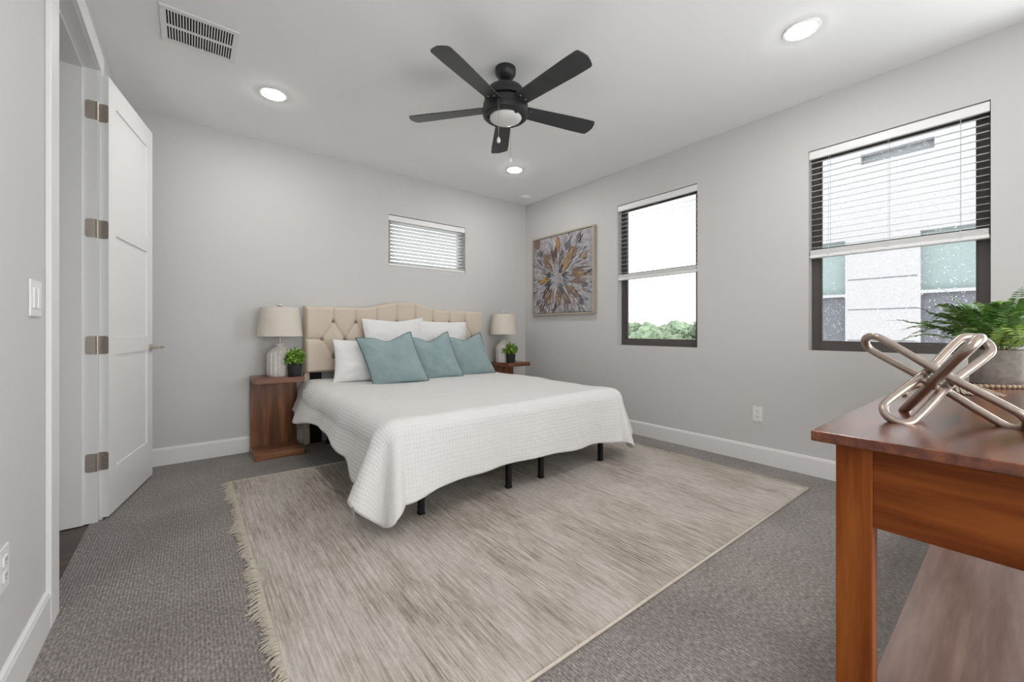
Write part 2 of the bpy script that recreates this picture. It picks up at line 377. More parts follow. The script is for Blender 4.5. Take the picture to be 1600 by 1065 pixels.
for hz in hinge_z:
    bm = bmesh.new()
    def leafplate(fn):
        t = bmesh.new(); vs_ = []
        pts = []
        w_, h_ = .040, .050; r_ = .012
        for (cx, cz, a0) in ((w_-r_, h_-r_, 0), (w_-r_, -h_+r_, -90)):
            for k in range(6):
                a = math.radians(a0+90-k*18 if a0 == 0 else -k*18); pts.append((cx+r_*math.cos(a), cz+r_*math.sin(a)))
        pts = [(0, h_)]+pts+[(0, -h_)]
        f0 = [t.verts.new(fn(u, z, 0)) for u, z in pts]; f1 = [t.verts.new(fn(u, z, .0025)) for u, z in pts]
        t.faces.new(f0); t.faces.new(f1[::-1])
        for i in range(len(pts)): t.faces.new((f0[i], f0[(i+1) % len(pts)], f1[(i+1) % len(pts)], f1[i]))
        merge(bm, t)
    H0 = Vector((XL-.007, DO[1]-.0005, hz))
    leafplate(lambda u, z, d: H0+Vector((-u, -d, z)))                    # on the jamb
    leafplate(lambda u, z, d: Vector((A.x, A.y, hz))+nv*(u)-dv*(d+.0005)+Vector((0, 0, z)))
    kp = (H0+Vector((A.x, A.y, hz)))/2+Vector((0, -.006, 0))
    lathe(bm, [(.0065, hz-.05), (.0065, hz-.03), (.0058, hz-.0295), (.0065, hz-.029), (.0065, hz-.010), (.0058, hz-.0095), (.0065, hz-.009), (.0065, hz+.010), (.0058, hz+.0105), (.0065, hz+.011), (.0065, hz+.030), (.0058, hz+.0305), (.0065, hz+.031), (.0065, hz+.05)], kp.x, kp.y, 14)
    for sx, sz in ((.014, .034), (.030, .02), (.014, -.034), (.030, -.02)):
        lathe_m = H0+Vector((-sx, -.0028, sz)); t = bmesh.new(); bmesh.ops.create_uvsphere(t, u_segments=8, v_segments=5, radius=.003); bmesh.ops.translate(t, verts=t.verts, vec=lathe_m); merge(bm, t)
        lathe_m = Vector((A.x, A.y, hz))+nv*sx-dv*.003+Vector((0, 0, sz)); t = bmesh.new(); bmesh.ops.create_uvsphere(t, u_segments=8, v_segments=5, radius=.003); bmesh.ops.translate(t, verts=t.verts, vec=lathe_m); merge(bm, t)
    obj('hinge', bm, M['nickel'], door, smooth=35)
bm = bmesh.new(); P0 = A+dv*(DW-.055)+nv*DT+Vector((0, 0, .925))
tube(bm, [P0, P0+nv*.010], .027, 24); tube(bm, [P0+nv*.009, P0+nv*.055], .009, 16)
tube(bm, [P0+nv*.050+dv*(-.008), P0+nv*.053+dv*.03, P0+nv*.055+dv*.075], .0085, 14)
obj('door_handle', bm, M['nickel'], door, smooth=40)

# ---------------------------------------------------------------- windows and blinds
def window(name, axis, op, frame_d, glassmat, mid=None):
    a0, a1, z0, z1 = op
    base = XR if axis == 'X' else YB
    root = thing(name, ((base+frame_d), (a0+a1)/2, z0) if axis == 'X' else ((a0+a1)/2, base+frame_d, z0), kind='structure')
    def bx(bm, p0, p1, b0, b1, c0, c1, bev=.002):
        if axis == 'X': box(bm, base+p0, base+p1, b0, b1, c0, c1, bev)
        else: box(bm, b0, b1, base+p0, base+p1, c0, c1, bev)
    bm = bmesh.new(); f = .047; d0, d1 = frame_d-.03, frame_d+.03
    bx(bm, d0, d1, a0, a0+f, z0, z1); bx(bm, d0, d1, a1-f, a1, z0, z1); bx(bm, d0, d1, a0+f, a1-f, z0, z0+.058); bx(bm, d0, d1, a0+f, a1-f, z1-f, z1)
    if mid: bx(bm, d0+.008, d1, a0+f, a1-f, mid-.022, mid+.022)
    obj('window_frame', bm, M['bronze'], root)
    bm = bmesh.new()
    if mid:
        for (c0, c1) in ((z0+.058, mid-.022), (mid+.022, z1-f)):
            s = .012
            bx(bm, d0+.012, d0+.03, a0+f, a0+f+s, c0, c1, 0); bx(bm, d0+.012, d0+.03, a1-f-s, a1-f, c0, c1, 0); bx(bm, d0+.012, d0+.03, a0+f+s, a1-f-s, c0, c0+s, 0); bx(bm, d0+.012, d0+.03, a0+f+s, a1-f-s, c1-s, c1, 0)
        obj('sash', bm, M['bronze'], root)
    else: bm.free()
    bm = bmesh.new(); bx(bm, frame_d-.002, frame_d+.002, a0+f, a1-f, z0+.058, z1-f, 0)
    obj('glass_pane', bm, glassmat, root)
    return root
window('window_1', 'Y', W1, .105, M['glass_light'])
window('window_2', 'X', W2, .105, M['glass_light'], 1.61)
w4 = thing('added_window_4', (XR+.105, -.825, .50), kind='structure'); bm = bmesh.new()  # bare frame of the added side window, opening for a fill lamp
for a in ((W4[0], W4[0]+.047, W4[2], W4[3]), (W4[1]-.047, W4[1], W4[2], W4[3]), (W4[0]+.047, W4[1]-.047, W4[2], W4[2]+.058), (W4[0]+.047, W4[1]-.047, W4[3]-.047, W4[3])): box(bm, XR+.075, XR+.135, a[0], a[1], a[2], a[3], .002)
obj('window_frame', bm, M['bronze'], w4)
w5 = thing('added_window_5', (1.05, YF-.06, .40), kind='structure'); bm = bmesh.new()  # bare frame of the added rear window, with the weaker fill lamp outside
for a in ((W5[0], W5[0]+.047, W5[2], W5[3]), (W5[1]-.047, W5[1], W5[2], W5[3]), (W5[0]+.047, W5[1]-.047, W5[2], W5[2]+.058), (W5[0]+.047, W5[1]-.047, W5[3]-.047, W5[3])): box(bm, a[0], a[1], YF-.10, YF-.04, a[2], a[3], .002)
obj('window_frame', bm, M['bronze'], w5)
window('window_3', 'X', W3, .105, M['glass'], 1.61)

def blind(op, axis, zb, nslat, tilt, label, depth=.035, slatw=.046, rail=True, stack=.040):
    a0, a1, z0, z1 = op; base = XR if axis == 'X' else YB
    a0 += .006; a1 -= .006; c = base+depth
    root = thing('window_blind', (c, (a0+a1)/2, zb) if axis == 'X' else ((a0+a1)/2, c, zb), label, 'window blind', 'white slatted blinds')
    def bx(bm, p0, p1, b0, b1, c0, c1, bev=.0, mtx=None):
        if axis == 'X': box(bm, c+p0, c+p1, b0, b1, c0, c1, bev, mtx=mtx)
        else: box(bm, b0, b1, c+p0, c+p1, c0, c1, bev, mtx=mtx)
    bm = bmesh.new(); bx(bm, -.030, -.018, a0-.004, a1+.004, z1-.062, z1-.006, .004); bx(bm, -.018, .028, a0, a1, z1-.05, z1-.008, .002)
    obj('headrail', bm, M['rail'], root)
    zt = z1-.066; pitch = (zt-(zb+.012+stack))/nslat
    bm = bmesh.new()
    for i in range(nslat):
        z = zb+.012+stack+pitch*(i+.6)
        if z > zt: break
        cc = ((c, (a0+a1)/2, z) if axis == 'X' else ((a0+a1)/2, c, z))
        R_ = Matrix.Rotation(tilt, 4, 'Y' if axis == 'X' else 'X')
        mt = Matrix.Translation(cc) @ R_ @ Matrix.Translation([-q for q in cc])
        bx(bm, -slatw/2, slatw/2, a0, a1, z-.0011, z+.0011, mtx=mt)
    obj('slats', bm, M['slat'], root)
    bm = bmesh.new()
    if stack:
        k = int(stack/.0055)
        for i in range(k): bx(bm, -slatw/2, slatw/2, a0+.0015*(i % 2), a1-.001*((i+1) % 2), zb+.022+i*.0052, zb+.0258+i*.0052, .0008)
        obj('raised_slats', bm, M['rail'], root)
        bm = bmesh.new()
    bx(bm, -.027, .027, a0-.002, a1+.002, zb, zb+.021, .004); obj('bottom_rail', bm, M['rail'], root)
    L = a1-a0
    for fr in (.13, .5, .87):
        a = a0+L*fr; bm = bmesh.new()
        for d in (-slatw/2-.001, slatw/2+.001):
            if axis == 'X': tube(bm, [(c+d, a, zb+.01), (c+d, a, z1-.04)], .0009, 5)
            else: tube(bm, [(a, c+d, zb+.01), (a, c+d, z1-.04)], .0009, 5)
        if stack:
            t = bmesh.new(); bmesh.ops.create_uvsphere(t, u_segments=8, v_segments=6, radius=.004)
            bmesh.ops.translate(t, verts=t.verts, vec=(c-slatw/2-.004, a, zb+.02) if axis == 'X' else (a, c-slatw/2-.004, zb+.02)); merge(bm, t)
        obj('ladder_cord', bm, M['slat'], root)
    return root
blind(W1, 'Y', W1[2]+.004, 12, -.48, 'white slatted blind fully lowered in the small high window above the bed', stack=0)
blind(W2, 'X', 1.568, 15, -.21, 'half-raised white slatted blind in the narrow window right of the painting')
blind(W3, 'X', 1.568, 16, -.21, 'half-raised white slatted blind in the large window above the console table')

# ---------------------------------------------------------------- ceiling fittings
lamps = [(.454, 3.285, 'recessed ceiling light nearest the open door, left of the fan'), (2.652, .765, 'recessed ceiling light at the upper right, above the large window side'),
         (2.632, 3.28, 'recessed ceiling light beyond the fan, near the far corner'), (.454, .765, 'recessed ceiling light above the entry, by the near left wall')]
proto = None
for x, y, lb in lamps:
    if proto is None:
        t0 = thing('recessed_light', (x, y, HC), lb, 'ceiling light', 'round recessed ceiling lights')
        bm = bmesh.new(); lathe(bm, [(.072, HC-.0035), (.074, HC-.006), (.086, HC-.005), (.090, HC-.0005), (.090, HC), (.0715, HC)], x, y, 48)
        obj('trim_ring', bm, M['white_plastic'], t0, smooth=40)
        bm = bmesh.new(); lathe(bm, [(0, HC-.013), (.030, HC-.0125), (.052, HC-.011), (.066, HC-.008), (.0712, HC-.005), (.0712, HC-.0005), (0, HC-.0005)], x, y, 40)
        obj('lens', bm, M['lens'], t0, smooth=50); proto = t0
    else:
        c = copy_tree(proto); c.location = (x, y, HC); c['label'] = lb
t0 = thing('smoke_detector', (3.276, 3.853, HC), 'round white smoke detector on the ceiling in the far corner', 'smoke detector')
bm = bmesh.new(); lathe(bm, [(.070, HC), (.070, HC-.012), (.062, HC-.026), (0, HC-.030)], 3.276, 3.853, 32); obj('housing', bm, M['white_plastic'], t0, smooth=50)
bm = bmesh.new(); lathe(bm, [(.030, HC-.0275), (.032, HC-.034), (0, HC-.036)], 3.276, 3.853, 24); obj('cap', bm, M['white_plastic'], t0, smooth=50)

# return-air grille
x0, x1, y0, y1 = -.130, .213, 2.718, 3.050
vt = thing('ceiling_vent', ((x0+x1)/2, (y0+y1)/2, HC), 'white louvred return air grille on the ceiling above the door', 'air vent')
bm = bmesh.new(); z0, z1 = HC-.008, HC
gx0, gx1, gy0, gy1 = x0+.024, x1-.024, y0+.030, y1-.030; gm = (gy0+gy1)/2
for b_ in ((x0, x1, y0, gy0), (x0, x1, gy1, y1), (x0, gx0, gy0, gy1), (gx1, x1, gy0, gy1), (gx0, gx1, gm-.008, gm+.008)): box(bm, b_[0], b_[1], b_[2], b_[3], z0, z1-.0005, .0012)
obj('frame', bm, M['white_plastic'], vt)
bm = bmesh.new(); box(bm, gx0, gx1, gy0, gy1, z1-.0008, z1-.0003); obj('duct_opening', bm, M['dark'], vt)
bm = bmesh.new(); n = 24
for i in range(n+1):
    x = gx0+(gx1-gx0)*i/n
    box(bm, x-.0026, x+.0026, gy0, gy1, z0+.001, z0+.0035)
obj('louvres', bm, M['white_plastic'], vt)

# ceiling fan
FX, FY = 1.571, 2.050
fan = thing('ceiling_fan', (FX, FY, 2.40), 'black five-blade ceiling fan with frosted light and two pull chains', 'ceiling fan')
bm = bmesh.new(); lathe(bm, [(.066, HC), (.066, HC-.022), (.063, HC-.038), (.048, HC-.060), (.022, HC-.072), (.0, HC-.073)], FX, FY, 40); obj('canopy', bm, M['fan_black'], fan, smooth=40)
bm = bmesh.new(); lathe(bm, [(.011, HC-.07), (.011, 2.60)], FX, FY, 16); lathe(bm, [(.02, 2.625), (.022, 2.60)], FX, FY, 20); obj('downrod', bm, M['fan_black'], fan, smooth=40)
bm = bmesh.new(); lathe(bm, [(.022, 2.608), (.075, 2.598), (.112, 2.575), (.130, 2.545), (.134, 2.52), (.134, 2.505), (.112, 2.50), (.112, 2.488), (.140, 2.485), (.143, 2.475), (.143, 2.447), (.0, 2.447)], FX, FY, 48); obj('motor_housing', bm, M['fan_black'], fan, smooth=35)
bm = bmesh.new(); lathe(bm, [(.143, 2.446), (.146, 2.435), (.143, 2.410), (.130, 2.398), (.108, 2.396), (.106, 2.402), (.106, 2.446)], FX, FY, 48)
for k in range(3):
    a = math.radians(30+120*k); box(bm, FX-.008, FX+.008, FY-.006, FY+.006, 2.388, 2.40, .002, mtx=Matrix.Translation((.108*math.cos(a), .108*math.sin(a), 0)))
obj('light_ring', bm, M['fan_black'], fan, smooth=35)
bm = bmesh.new(); lathe(bm, [(.105, 2.402), (.100, 2.392), (.080, 2.381), (.045, 2.374), (0, 2.372)], FX, FY, 48); obj('glass_diffuser', bm, M['frosted'], fan, smooth=True)
def blade_bm(ang):
    bm = bmesh.new(); N = 26; top, bot = [], []; r0, r1 = .115, .655
    out = []
    for i in range(N+1):
        t = i/N; r = r0+(r1-r0)*t; hw = .050+.016*min(1, t*1.3)
        out.append((r, hw))
    pts = [(r, hw) for r, hw in out[:-2]]
    cr = .022
    tip = []
    for k in range(7):
        a = PI/2-k*PI/12; tip.append((r1-.012-cr+cr*math.cos(a), .066-cr+cr*math.sin(a)))
    for s in (.5, 0, -.5): tip.append((r1-.012+.012*(1-abs(s)*1.2), s*.07))
    tip += [(x, -y) for x, y in reversed(tip[:7])]
    poly = [p_ for p_ in pts if p_[0] < r1-.04]+tip+[(x, -y) for x, y in reversed([p_ for p_ in pts if p_[0] < r1-.04])]
    pit = math.radians(-11)
    def P(x, y, dz):
        y2, z2 = y*math.cos(pit)-dz*math.sin(pit), y*math.sin(pit)+dz*math.cos(pit)
        return (FX+x*math.cos(ang)-y2*math.sin(ang), FY+x*math.sin(ang)+y2*math.cos(ang), 2.462+z2)
    a = [bm.verts.new(P(x, y, .003)) for x, y in poly]; b = [bm.verts.new(P(x, y, -.003)) for x, y in poly]
    bm.faces.new(a); bm.faces.new(b[::-1])
    for i in range(len(poly)): bm.faces.new((a[i], b[i], b[(i+1) % len(poly)], a[(i+1) % len(poly)]))
    # screws
    for sx, sy in ((.165, .022), (.165, -.022)):
        t = bmesh.new(); bmesh.ops.create_uvsphere(t, u_segments=8, v_segments=5, radius=.004); bmesh.ops.translate(t, verts=t.verts, vec=P(sx, sy, -.004)); merge(bm, t, 1)
    return bm
for d in (-159, -87, -15, 57, 129):
    obj('blade', blade_bm(math.radians(d)), [M['blade'], M['nickel']], fan)
def chain(x, y, zt, zb):
    bm = bmesh.new(); z = zt
    tube(bm, [(x, y, zt), (x, y, zb+.02)], .0010, 5)
    k = 0
    while z > zb+.02:
        t = bmesh.new(); bmesh.ops.create_icosphere(t, subdivisions=1, radius=.0018); bmesh.ops.translate(t, verts=t.verts, vec=(x, y, z)); merge(bm, t); z -= .0055
    ch = obj('pull_chain', bm, M['nickel'], fan, smooth=True)
    bm = bmesh.new(); lathe(bm, [(0, zb+.024), (.004, zb+.02), (.0115, zb+.006), (.012, zb-.003), (.007, zb-.013), (0, zb-.015)], x, y, 16); obj('fob', bm, M['frosted'], ch, smooth=True)
# two chains below the switch housing
chain(1.453, 1.965, 2.445, 2.19)
chain(1.668, 2.123, 2.41, 2.176)

# ---------------------------------------------------------------- wall plates
def plate(name, wall, yc, zc, wy, hz, label, cat, kind, group=None):
    s = -1 if wall > 1 else 1
    t0 = thing(name, (wall, yc, zc-hz/2), label, cat, group)
    bm = bmesh.new(); box(bm, wall, wall+s*.006, yc-wy/2, yc+wy/2, zc-hz/2, zc+hz/2, .0025); obj('cover_plate', bm, M['white_plastic'], t0)
    if kind == 'switch':
        for dy in (-.023, .023):
            bm = bmesh.new(); box(bm, wall+s*.005, wall+s*.010, yc+dy-.0165, yc+dy+.0165, zc-.033, zc+.033, .002)
            obj('rocker', bm, M['white_plastic'], t0)
    else:
        for dz in (.021, -.021):
            bm = bmesh.new(); box(bm, wall+s*.005, wall+s*.0085, yc-.0165, yc+.0165, zc+dz-.014, zc+dz+.014, .003)
            so = obj('socket', bm, M['white_plastic'], t0)
            bm = bmesh.new()
            for dy in (-.006, .006): box(bm, wall+s*.0083, wall+s*.0088, yc+dy-.0012, yc+dy+.0012, zc+dz-.002, zc+dz+.007)
            box(bm, wall+s*.0083, wall+s*.0088, yc-.002, yc+.002, zc+dz-.010, zc+dz-.006)
            obj('slots', bm, M['dark'], so)
plate('light_switch', XL, 1.998, 1.152, .118, .118, 'white double rocker light switch on the wall beside the door', 'light switch', 'switch')
plate('power_outlet', XR, 1.306, .385, .072, .118, 'white power outlet low on the wall between the windows and floor', 'power outlet', 'outlet')
plate('power_outlet', XL, 1.712, .405, .072, .118, 'white power outlet low on the left wall below the light switch', 'power outlet', 'outlet')

# ---------------------------------------------------------------- painting
py0, py1, pz0, pz1 = 2.935, 3.960, 1.232, 2.215
art = thing('wall_art', (XR, (py0+py1)/2, pz0), 'large square abstract painting of gold and grey radiating strokes', 'painting')
bm = bmesh.new(); f, d0, d1 = .020, XR-.045, XR-.001
for a, b, c_, d_ in ((py0, py0+f, pz0, pz1), (py1-f, py1, pz0, pz1), (py0+f, py1-f, pz0, pz0+f), (py0+f, py1-f, pz1-f, pz1)): box(bm, d0, d1, a, b, c_, d_, .001)
obj('frame', bm, plain('champagne_frame', S(186, 174, 158), .4, .4), art)
bm = bmesh.new(); g = .006; xb = XR-.014
box(bm, xb, d1, py0+f, py1-f, pz0+f, pz1-f); obj('shadow_gap', bm, plain('dark_gap', S(48, 40, 36), .8), art)
m, nt, p = newmat('painted_ground'); v = coords(nt, (1, 1, 1)); n1 = noise(nt, v, 20, 9, .8)
nt.links.new(ramp(nt, n1, [(.34, S(104, 99, 100)), (.44, S(150, 146, 150)), (.56, S(172, 168, 172)), (.70, S(208, 205, 206))]), p.inputs['Base Color']); p.inputs['Roughness'].default_value = .6
bump(nt, p, n1, .6, .006)
pm = [m]
for nm, c1 in (('gold', S(166, 136, 98)), ('ochre', S(190, 150, 90)), ('brown', S(138, 114, 98)), ('umber', S(84, 66, 64)), ('green', S(72, 92, 88)), ('teal_dab', S(76, 98, 108)), ('slate', S(112, 110, 116)), ('white', S(220, 219, 222)), ('orange', S(184, 130, 92))):
    pm.append(plain('paint_'+nm, c1, .45, 0, bscale=60, bstr=.6, bdist=.004, vary=.35))
GOLD, OCH, BRN, UMB, GRN, TEL, SLT, WHT, ORG_ = range(1, 10)
bm = bmesh.new(); cy0, cy1, cz0, cz1 = py0+f+g, py1-f-g, pz0+f+g, pz1-f-g; xs = XR-.038
box(bm, xs, xb, cy0, cy1, cz0, cz1)
CWd, CHt = cy1-cy0, cz1-cz0
rnd = random.Random(3); layer = [0]
def daub(nx, ny, ln, wd, ang, mt):
    layer[0] += 1; h = .0008+.0022*rnd.random(); e = .00001*layer[0]
    cyy, czz = cy1-nx*CWd, cz1-ny*CHt; N = 9
    L, R = [], []
    for i in range(N+1):
        t = i/N; a = (t-.5)*ln; ww = wd/2*math.sin(PI*min(1, max(.02, t)))**.6*(.7+.6*rnd.random())
        for s, arr in ((1, L), (-1, R)): arr.append((a, s*ww))
    def W(a, b, hh):
        u = a*math.cos(ang)-b*math.sin(ang); q = a*math.sin(ang)+b*math.cos(ang)
        yy = min(cy1-.001, max(cy0+.001, cyy-u)); zz = min(cz1-.001, max(cz0+.001, czz+q)); return bm.verts.new((xs-hh-e, yy, zz))
    l = [W(a, b, .0001) for a, b in L]; c_ = [W(a, 0, h) for a, b in L]; r = [W(a, b, .0001) for a, b in R]
    for i in range(N):
        bm.faces.new((l[i], l[i+1], c_[i+1], c_[i])).material_index = mt; bm.faces.new((c_[i], c_[i+1], r[i+1], r[i])).material_index = mt
ccx, ccy = .45, .53
def rad(nx, ny, ln, wd, mt, jit=.2): daub(nx, ny, ln, wd, math.atan2(-(ny-ccy), nx-ccx)+rnd.uniform(-jit, jit), mt)
for i in range(210):
    a = rnd.uniform(0, 2*PI); r = .16+.5*rnd.random()**.7
    rad(ccx+r*math.cos(a), min(.99, max(.01, ccy+r*math.sin(a))), rnd.uniform(.04, .15), rnd.uniform(.006, .018), rnd.choice([WHT, WHT, SLT, SLT, UMB, WHT, GRN, BRN]))
for nx, ny, ln, wd, mt in ((.45, .11, .17, .05, ORG_), (.27, .31, .22, .10, BRN), (.33, .38, .2, .05, GOLD), (.36, .24, .2, .03, UMB), (.42, .22, .15, .03, UMB), (.62, .33, .28, .075, GOLD), (.70, .25, .14, .09, BRN), (.57, .42, .1, .04, OCH),
        (.20, .565, .17, .07, OCH), (.28, .50, .09, .05, GRN), (.29, .60, .08, .045, GRN), (.77, .51, .15, .10, BRN), (.82, .53, .1, .05, GOLD), (.57, .52, .09, .05, GRN), (.50, .43, .11, .035, GRN), (.52, .70, .14, .045, TEL), (.69, .74, .24, .07, BRN), (.74, .77, .16, .035, GOLD),
        (.28, .79, .20, .11, BRN), (.25, .71, .22, .04, UMB), (.33, .82, .14, .05, GOLD), (.47, .80, .20, .075, BRN), (.45, .84, .13, .04, GOLD), (.60, .83, .14, .06, BRN), (.07, .06, .12, .09, BRN), (.19, .965, .06, .035, ORG_), (.62, .15, .12, .05, SLT), (.80, .08, .14, .02, SLT),
        (.52, .28, .14, .05, SLT), (.15, .19, .09, .035, GRN), (.14, .32, .08, .03, SLT), (.20, .92, .08, .03, GRN), (.41, .92, .09, .035, GRN), (.86, .66, .14, .05, SLT), (.78, .62, .14, .05, BRN), (.88, .33, .08, .035, GOLD), (.84, .88, .1, .03, SLT)):
    rad(nx, ny, ln*1.12, wd*1.3, mt, .12)
    for q_ in range(5): rad(nx+rnd.gauss(0, .03), ny+rnd.gauss(0, .03), rnd.uniform(.04, .11), rnd.uniform(.006, .016), rnd.choice([mt, mt, UMB, BRN, WHT]))
for i in range(260):
    a = rnd.uniform(0, 2*PI); r = .10+.45*rnd.random()
    rad(ccx+r*math.cos(a), min(.99, max(.01, ccy+r*math.sin(a))), rnd.uniform(.03, .10), rnd.uniform(.003, .010), rnd.choice([WHT, WHT, SLT, SLT, UMB, BRN]))
obj('canvas', bm, pm, art, recalc=False)

# ================================================================ RUG
rug = thing('area_rug', (1.7, 2.2, 0), 'large beige striated rug with fringed ends under the bed', 'rug')
bm = bmesh.new(); RC = [(.215, 3.372), (3.175, 3.25), (3.180, .884), (.225, .925)]
N = 40; th = .011; grid = {}
for i in range(N+1):
    for j in range(N+1):
        u, v_ = i/N, j/N
        x = (1-u)*(1-v_)*RC[3][0]+u*(1-v_)*RC[2][0]+u*v_*RC[1][0]+(1-u)*v_*RC[0][0]
        y = (1-u)*(1-v_)*RC[3][1]+u*(1-v_)*RC[2][1]+u*v_*RC[1][1]+(1-u)*v_*RC[0][1]
        e = min(u, 1-u, v_, 1-v_)*60; grid[i, j] = bm.verts.new((x, y, th*(.55+.45*min(1, e))))
for i in range(N):
    for j in range(N): bm.faces.new((grid[i, j], grid[i+1, j], grid[i+1, j+1], grid[i, j+1]))
bd = [grid[i, 0] for i in range(N+1)]+[grid[N, j] for j in range(1, N+1)]+[grid[i, N] for i in range(N-1, -1, -1)]+[grid[0, j] for j in range(N-1, 0, -1)]
lo = [bm.verts.new((v.co.x, v.co.y, .0)) for v in bd]
for i in range(len(bd)): bm.faces.new((bd[i], lo[i], lo[(i+1) % len(bd)], bd[(i+1) % len(bd)]))
obj('pile', bm, M['rug'], rug, smooth=40, recalc=False)
rnd = random.Random(11)
for (A0, A1, sgn) in ((RC[0], RC[3], -1), (RC[1], RC[2], 1)):
    bm = bmesh.new(); n = 420
    for i in range(n):
        t = (i+rnd.random())/n; x = A0[0]+(A1[0]-A0[0])*t; y = A0[1]+(A1[1]-A0[1])*t
        L = (.030+.022*rnd.random())*(1+.25*math.sin(t*23)+.2*math.sin(t*61)); dy = rnd.uniform(-.016, .016)+.012*math.sin(t*37)
        if sgn > 0: L *= .8
        tube(bm, [(x-sgn*.004, y, .008), (x+sgn*L*.4, y+dy*.3, .0075+rnd.random()*.005), (x+sgn*L*.8, y+dy*.8, .004+rnd.random()*.003), (x+sgn*L, y+dy*1.4, .003)], .0018, 4, radii=[.0022, .0026, .0022, .0009])
    # woven selvedge band
    obj('fringe', bm, M['fringe'], rug)
for ed in (0, 1):
    bm = bmesh.new()
    if ed == 0: tube(bm, [(RC[3][0], RC[3][1]-.003, .006), (1.2, .908, .006), (RC[2][0], RC[2][1]-.003, .006)], .006, 8)
    else: tube(bm, [(RC[0][0], RC[0][1]+.003, .006), (RC[1][0], RC[1][1]+.003, .006)], .006, 8)
    obj('edge_binding', bm, M['fringe'], rug, smooth=True)

# ================================================================ BED
bed = thing('bed', (1.77, 3.1, 0), 'king bed frame with cream button-tufted headboard and thin black metal legs', 'bed')
HX0, HX1, HZ0 = .807, 2.736, .655
def htop(x):
    t = abs(x-1.77)/.50; return 1.268+(.038*(1+math.cos(PI*t)) if t < 1 else 0)
btn = [(1.0505+.2065*k, 1.130) for k in range(8)]+[(.950+.205*k, .965) for k in range(9)]+[(1.0505+.2065*k, .800) for k in range(8)]
r1, r2, r3 = btn[:8], btn[8:17], btn[17:]
segs = [((x, z), (x+(x-1.77)*.0, 1.45)) for x, z in r1]
for i, (x, z) in enumerate(r2):
    for (a, b) in ((r1, i-1), (r1, i), (r3, i-1), (r3, i)):
        if 0 <= b < 8: segs.append(((x, z), a[b]))
segs += [(r2[0], (HX0-.02, .968)), (r2[8], (HX1+.02, .968))]+[((x, z), (x, .6)) for x, z in r3]
NX, NZ = 420, 150
X = np.linspace(HX0, HX1, NX+1); V = np.linspace(0, 1, NZ+1)
GX = np.repeat(X[:, None], NZ+1, 1); T = np.array([htop(x) for x in X])[:, None]; GZ = HZ0+(T-HZ0)*V[None, :]
dist = np.full(GX.shape, 9.)
for (a, b) in segs:
    ax, az, bx_, bz = *a, *b; dx, dz = bx_-ax, bz-az; t = np.clip(((GX-ax)*dx+(GZ-az)*dz)/(dx*dx+dz*dz), 0, 1)
    dist = np.minimum(dist, np.hypot(GX-ax-t*dx, GZ-az-t*dz))
db = np.full(GX.shape, 9.)
for (a, b) in btn: db = np.minimum(db, np.hypot(GX-a, GZ-b))
puff = .016*(1-np.exp(-(dist/.040)**1.2))+.009*(1-np.exp(-(dist/.007)**2))+.014*(1-np.exp(-(db/.022)**2))
edge = np.minimum(np.minimum(GX-HX0, HX1-GX), np.minimum(GZ-HZ0, T-GZ)); er = np.clip(edge/.03, 0, 1)
GY = 4.075-(puff+.025)*np.sqrt(1-(1-er)**2)
bm = bmesh.new(); g = [[bm.verts.new((GX[i, j], GY[i, j], GZ[i, j])) for j in range(NZ+1)] for i in range(NX+1)]
for i in range(NX):
    for j in range(NZ): bm.faces.new((g[i][j], g[i+1][j], g[i+1][j+1], g[i][j+1]))
bd = [g[i][0] for i in range(NX+1)]+[g[NX][j] for j in range(1, NZ+1)]+[g[i][NZ] for i in range(NX-1, -1, -1)]+[g[0][j] for j in range(NZ-1, 0, -1)]
bk = [bm.verts.new((v.co.x, 4.134, v.co.z)) for v in bd]
for i in range(len(bd)): bm.faces.new((bd[i], bk[i], bk[(i+1) % len(bd)], bd[(i+1) % len(bd)]))
bm.faces.new(bk)
hb = obj('headboard', bm, M['headboard'], bed, smooth=55)
for (x, z) in btn:
    bm = bmesh.new(); bmesh.ops.create_uvsphere(bm, u_segments=14, v_segments=8, radius=1)
    bmesh.ops.transform(bm, matrix=Matrix.Translation((x, 4.037, z)) @ Matrix.Diagonal((.0155, .010, .0155, 1)), verts=bm.verts)
    obj('button', bm, M['button'], hb, smooth=True)
for x in (.832, 2.711):
    obj('headboard_post', B(x-.022, x+.022, 4.075, 4.115, 0, .66, .004), M['headboard'], bed)
for x0, x1 in ((.868, .96), (2.583, 2.675)):
    obj('headboard_leg', B(x0, x1, 4.085, 4.110, 0, .66, .002), M['dark_fabric'], bed)
bm = bmesh.new()
for a in ((1.002, 1.032, 2.09, 4.06), (2.536, 2.566, 2.09, 4.06), (1.755, 1.785, 2.09, 4.06), (1.0, 2.568, 2.09, 2.12), (.87, 2.67, 4.045, 4.075), (1.0, 2.568, 3.05, 3.08)):
    box(bm, a[0], a[1], a[2], a[3], .185, .222, .002)
for k in range(15): box(bm, 1.0, 2.568, 2.2+.125*k, 2.225+.125*k, .222, .229)
obj('frame_rails', bm, M['black_metal'], bed)
for (x, y, z0) in ((1.017, 2.11, .011), (1.638, 2.105, .011), (1.928, 2.108, .011), (2.551, 2.09, .011), (1.017, 3.1, .011), (2.551, 3.1, .011), (1.77, 3.1, .011), (1.0, 4.0, 0), (2.55, 4.0, 0), (1.77, 4.0, 0)):
    bm = bmesh.new(); box(bm, x-.016, x+.016, y-.016, y+.016, z0+.012, .186, .003); box(bm, x-.018, x+.018, y-.018, y+.018, z0, z0+.014, .003, 1)
    obj('leg', bm, M['black_metal'] and [M['black_metal'], M['dark_fabric']], bed)
bm = bmesh.new(); box(bm, .845, 2.695, 2.06, 4.035, .230, .530, .04, seg=4)
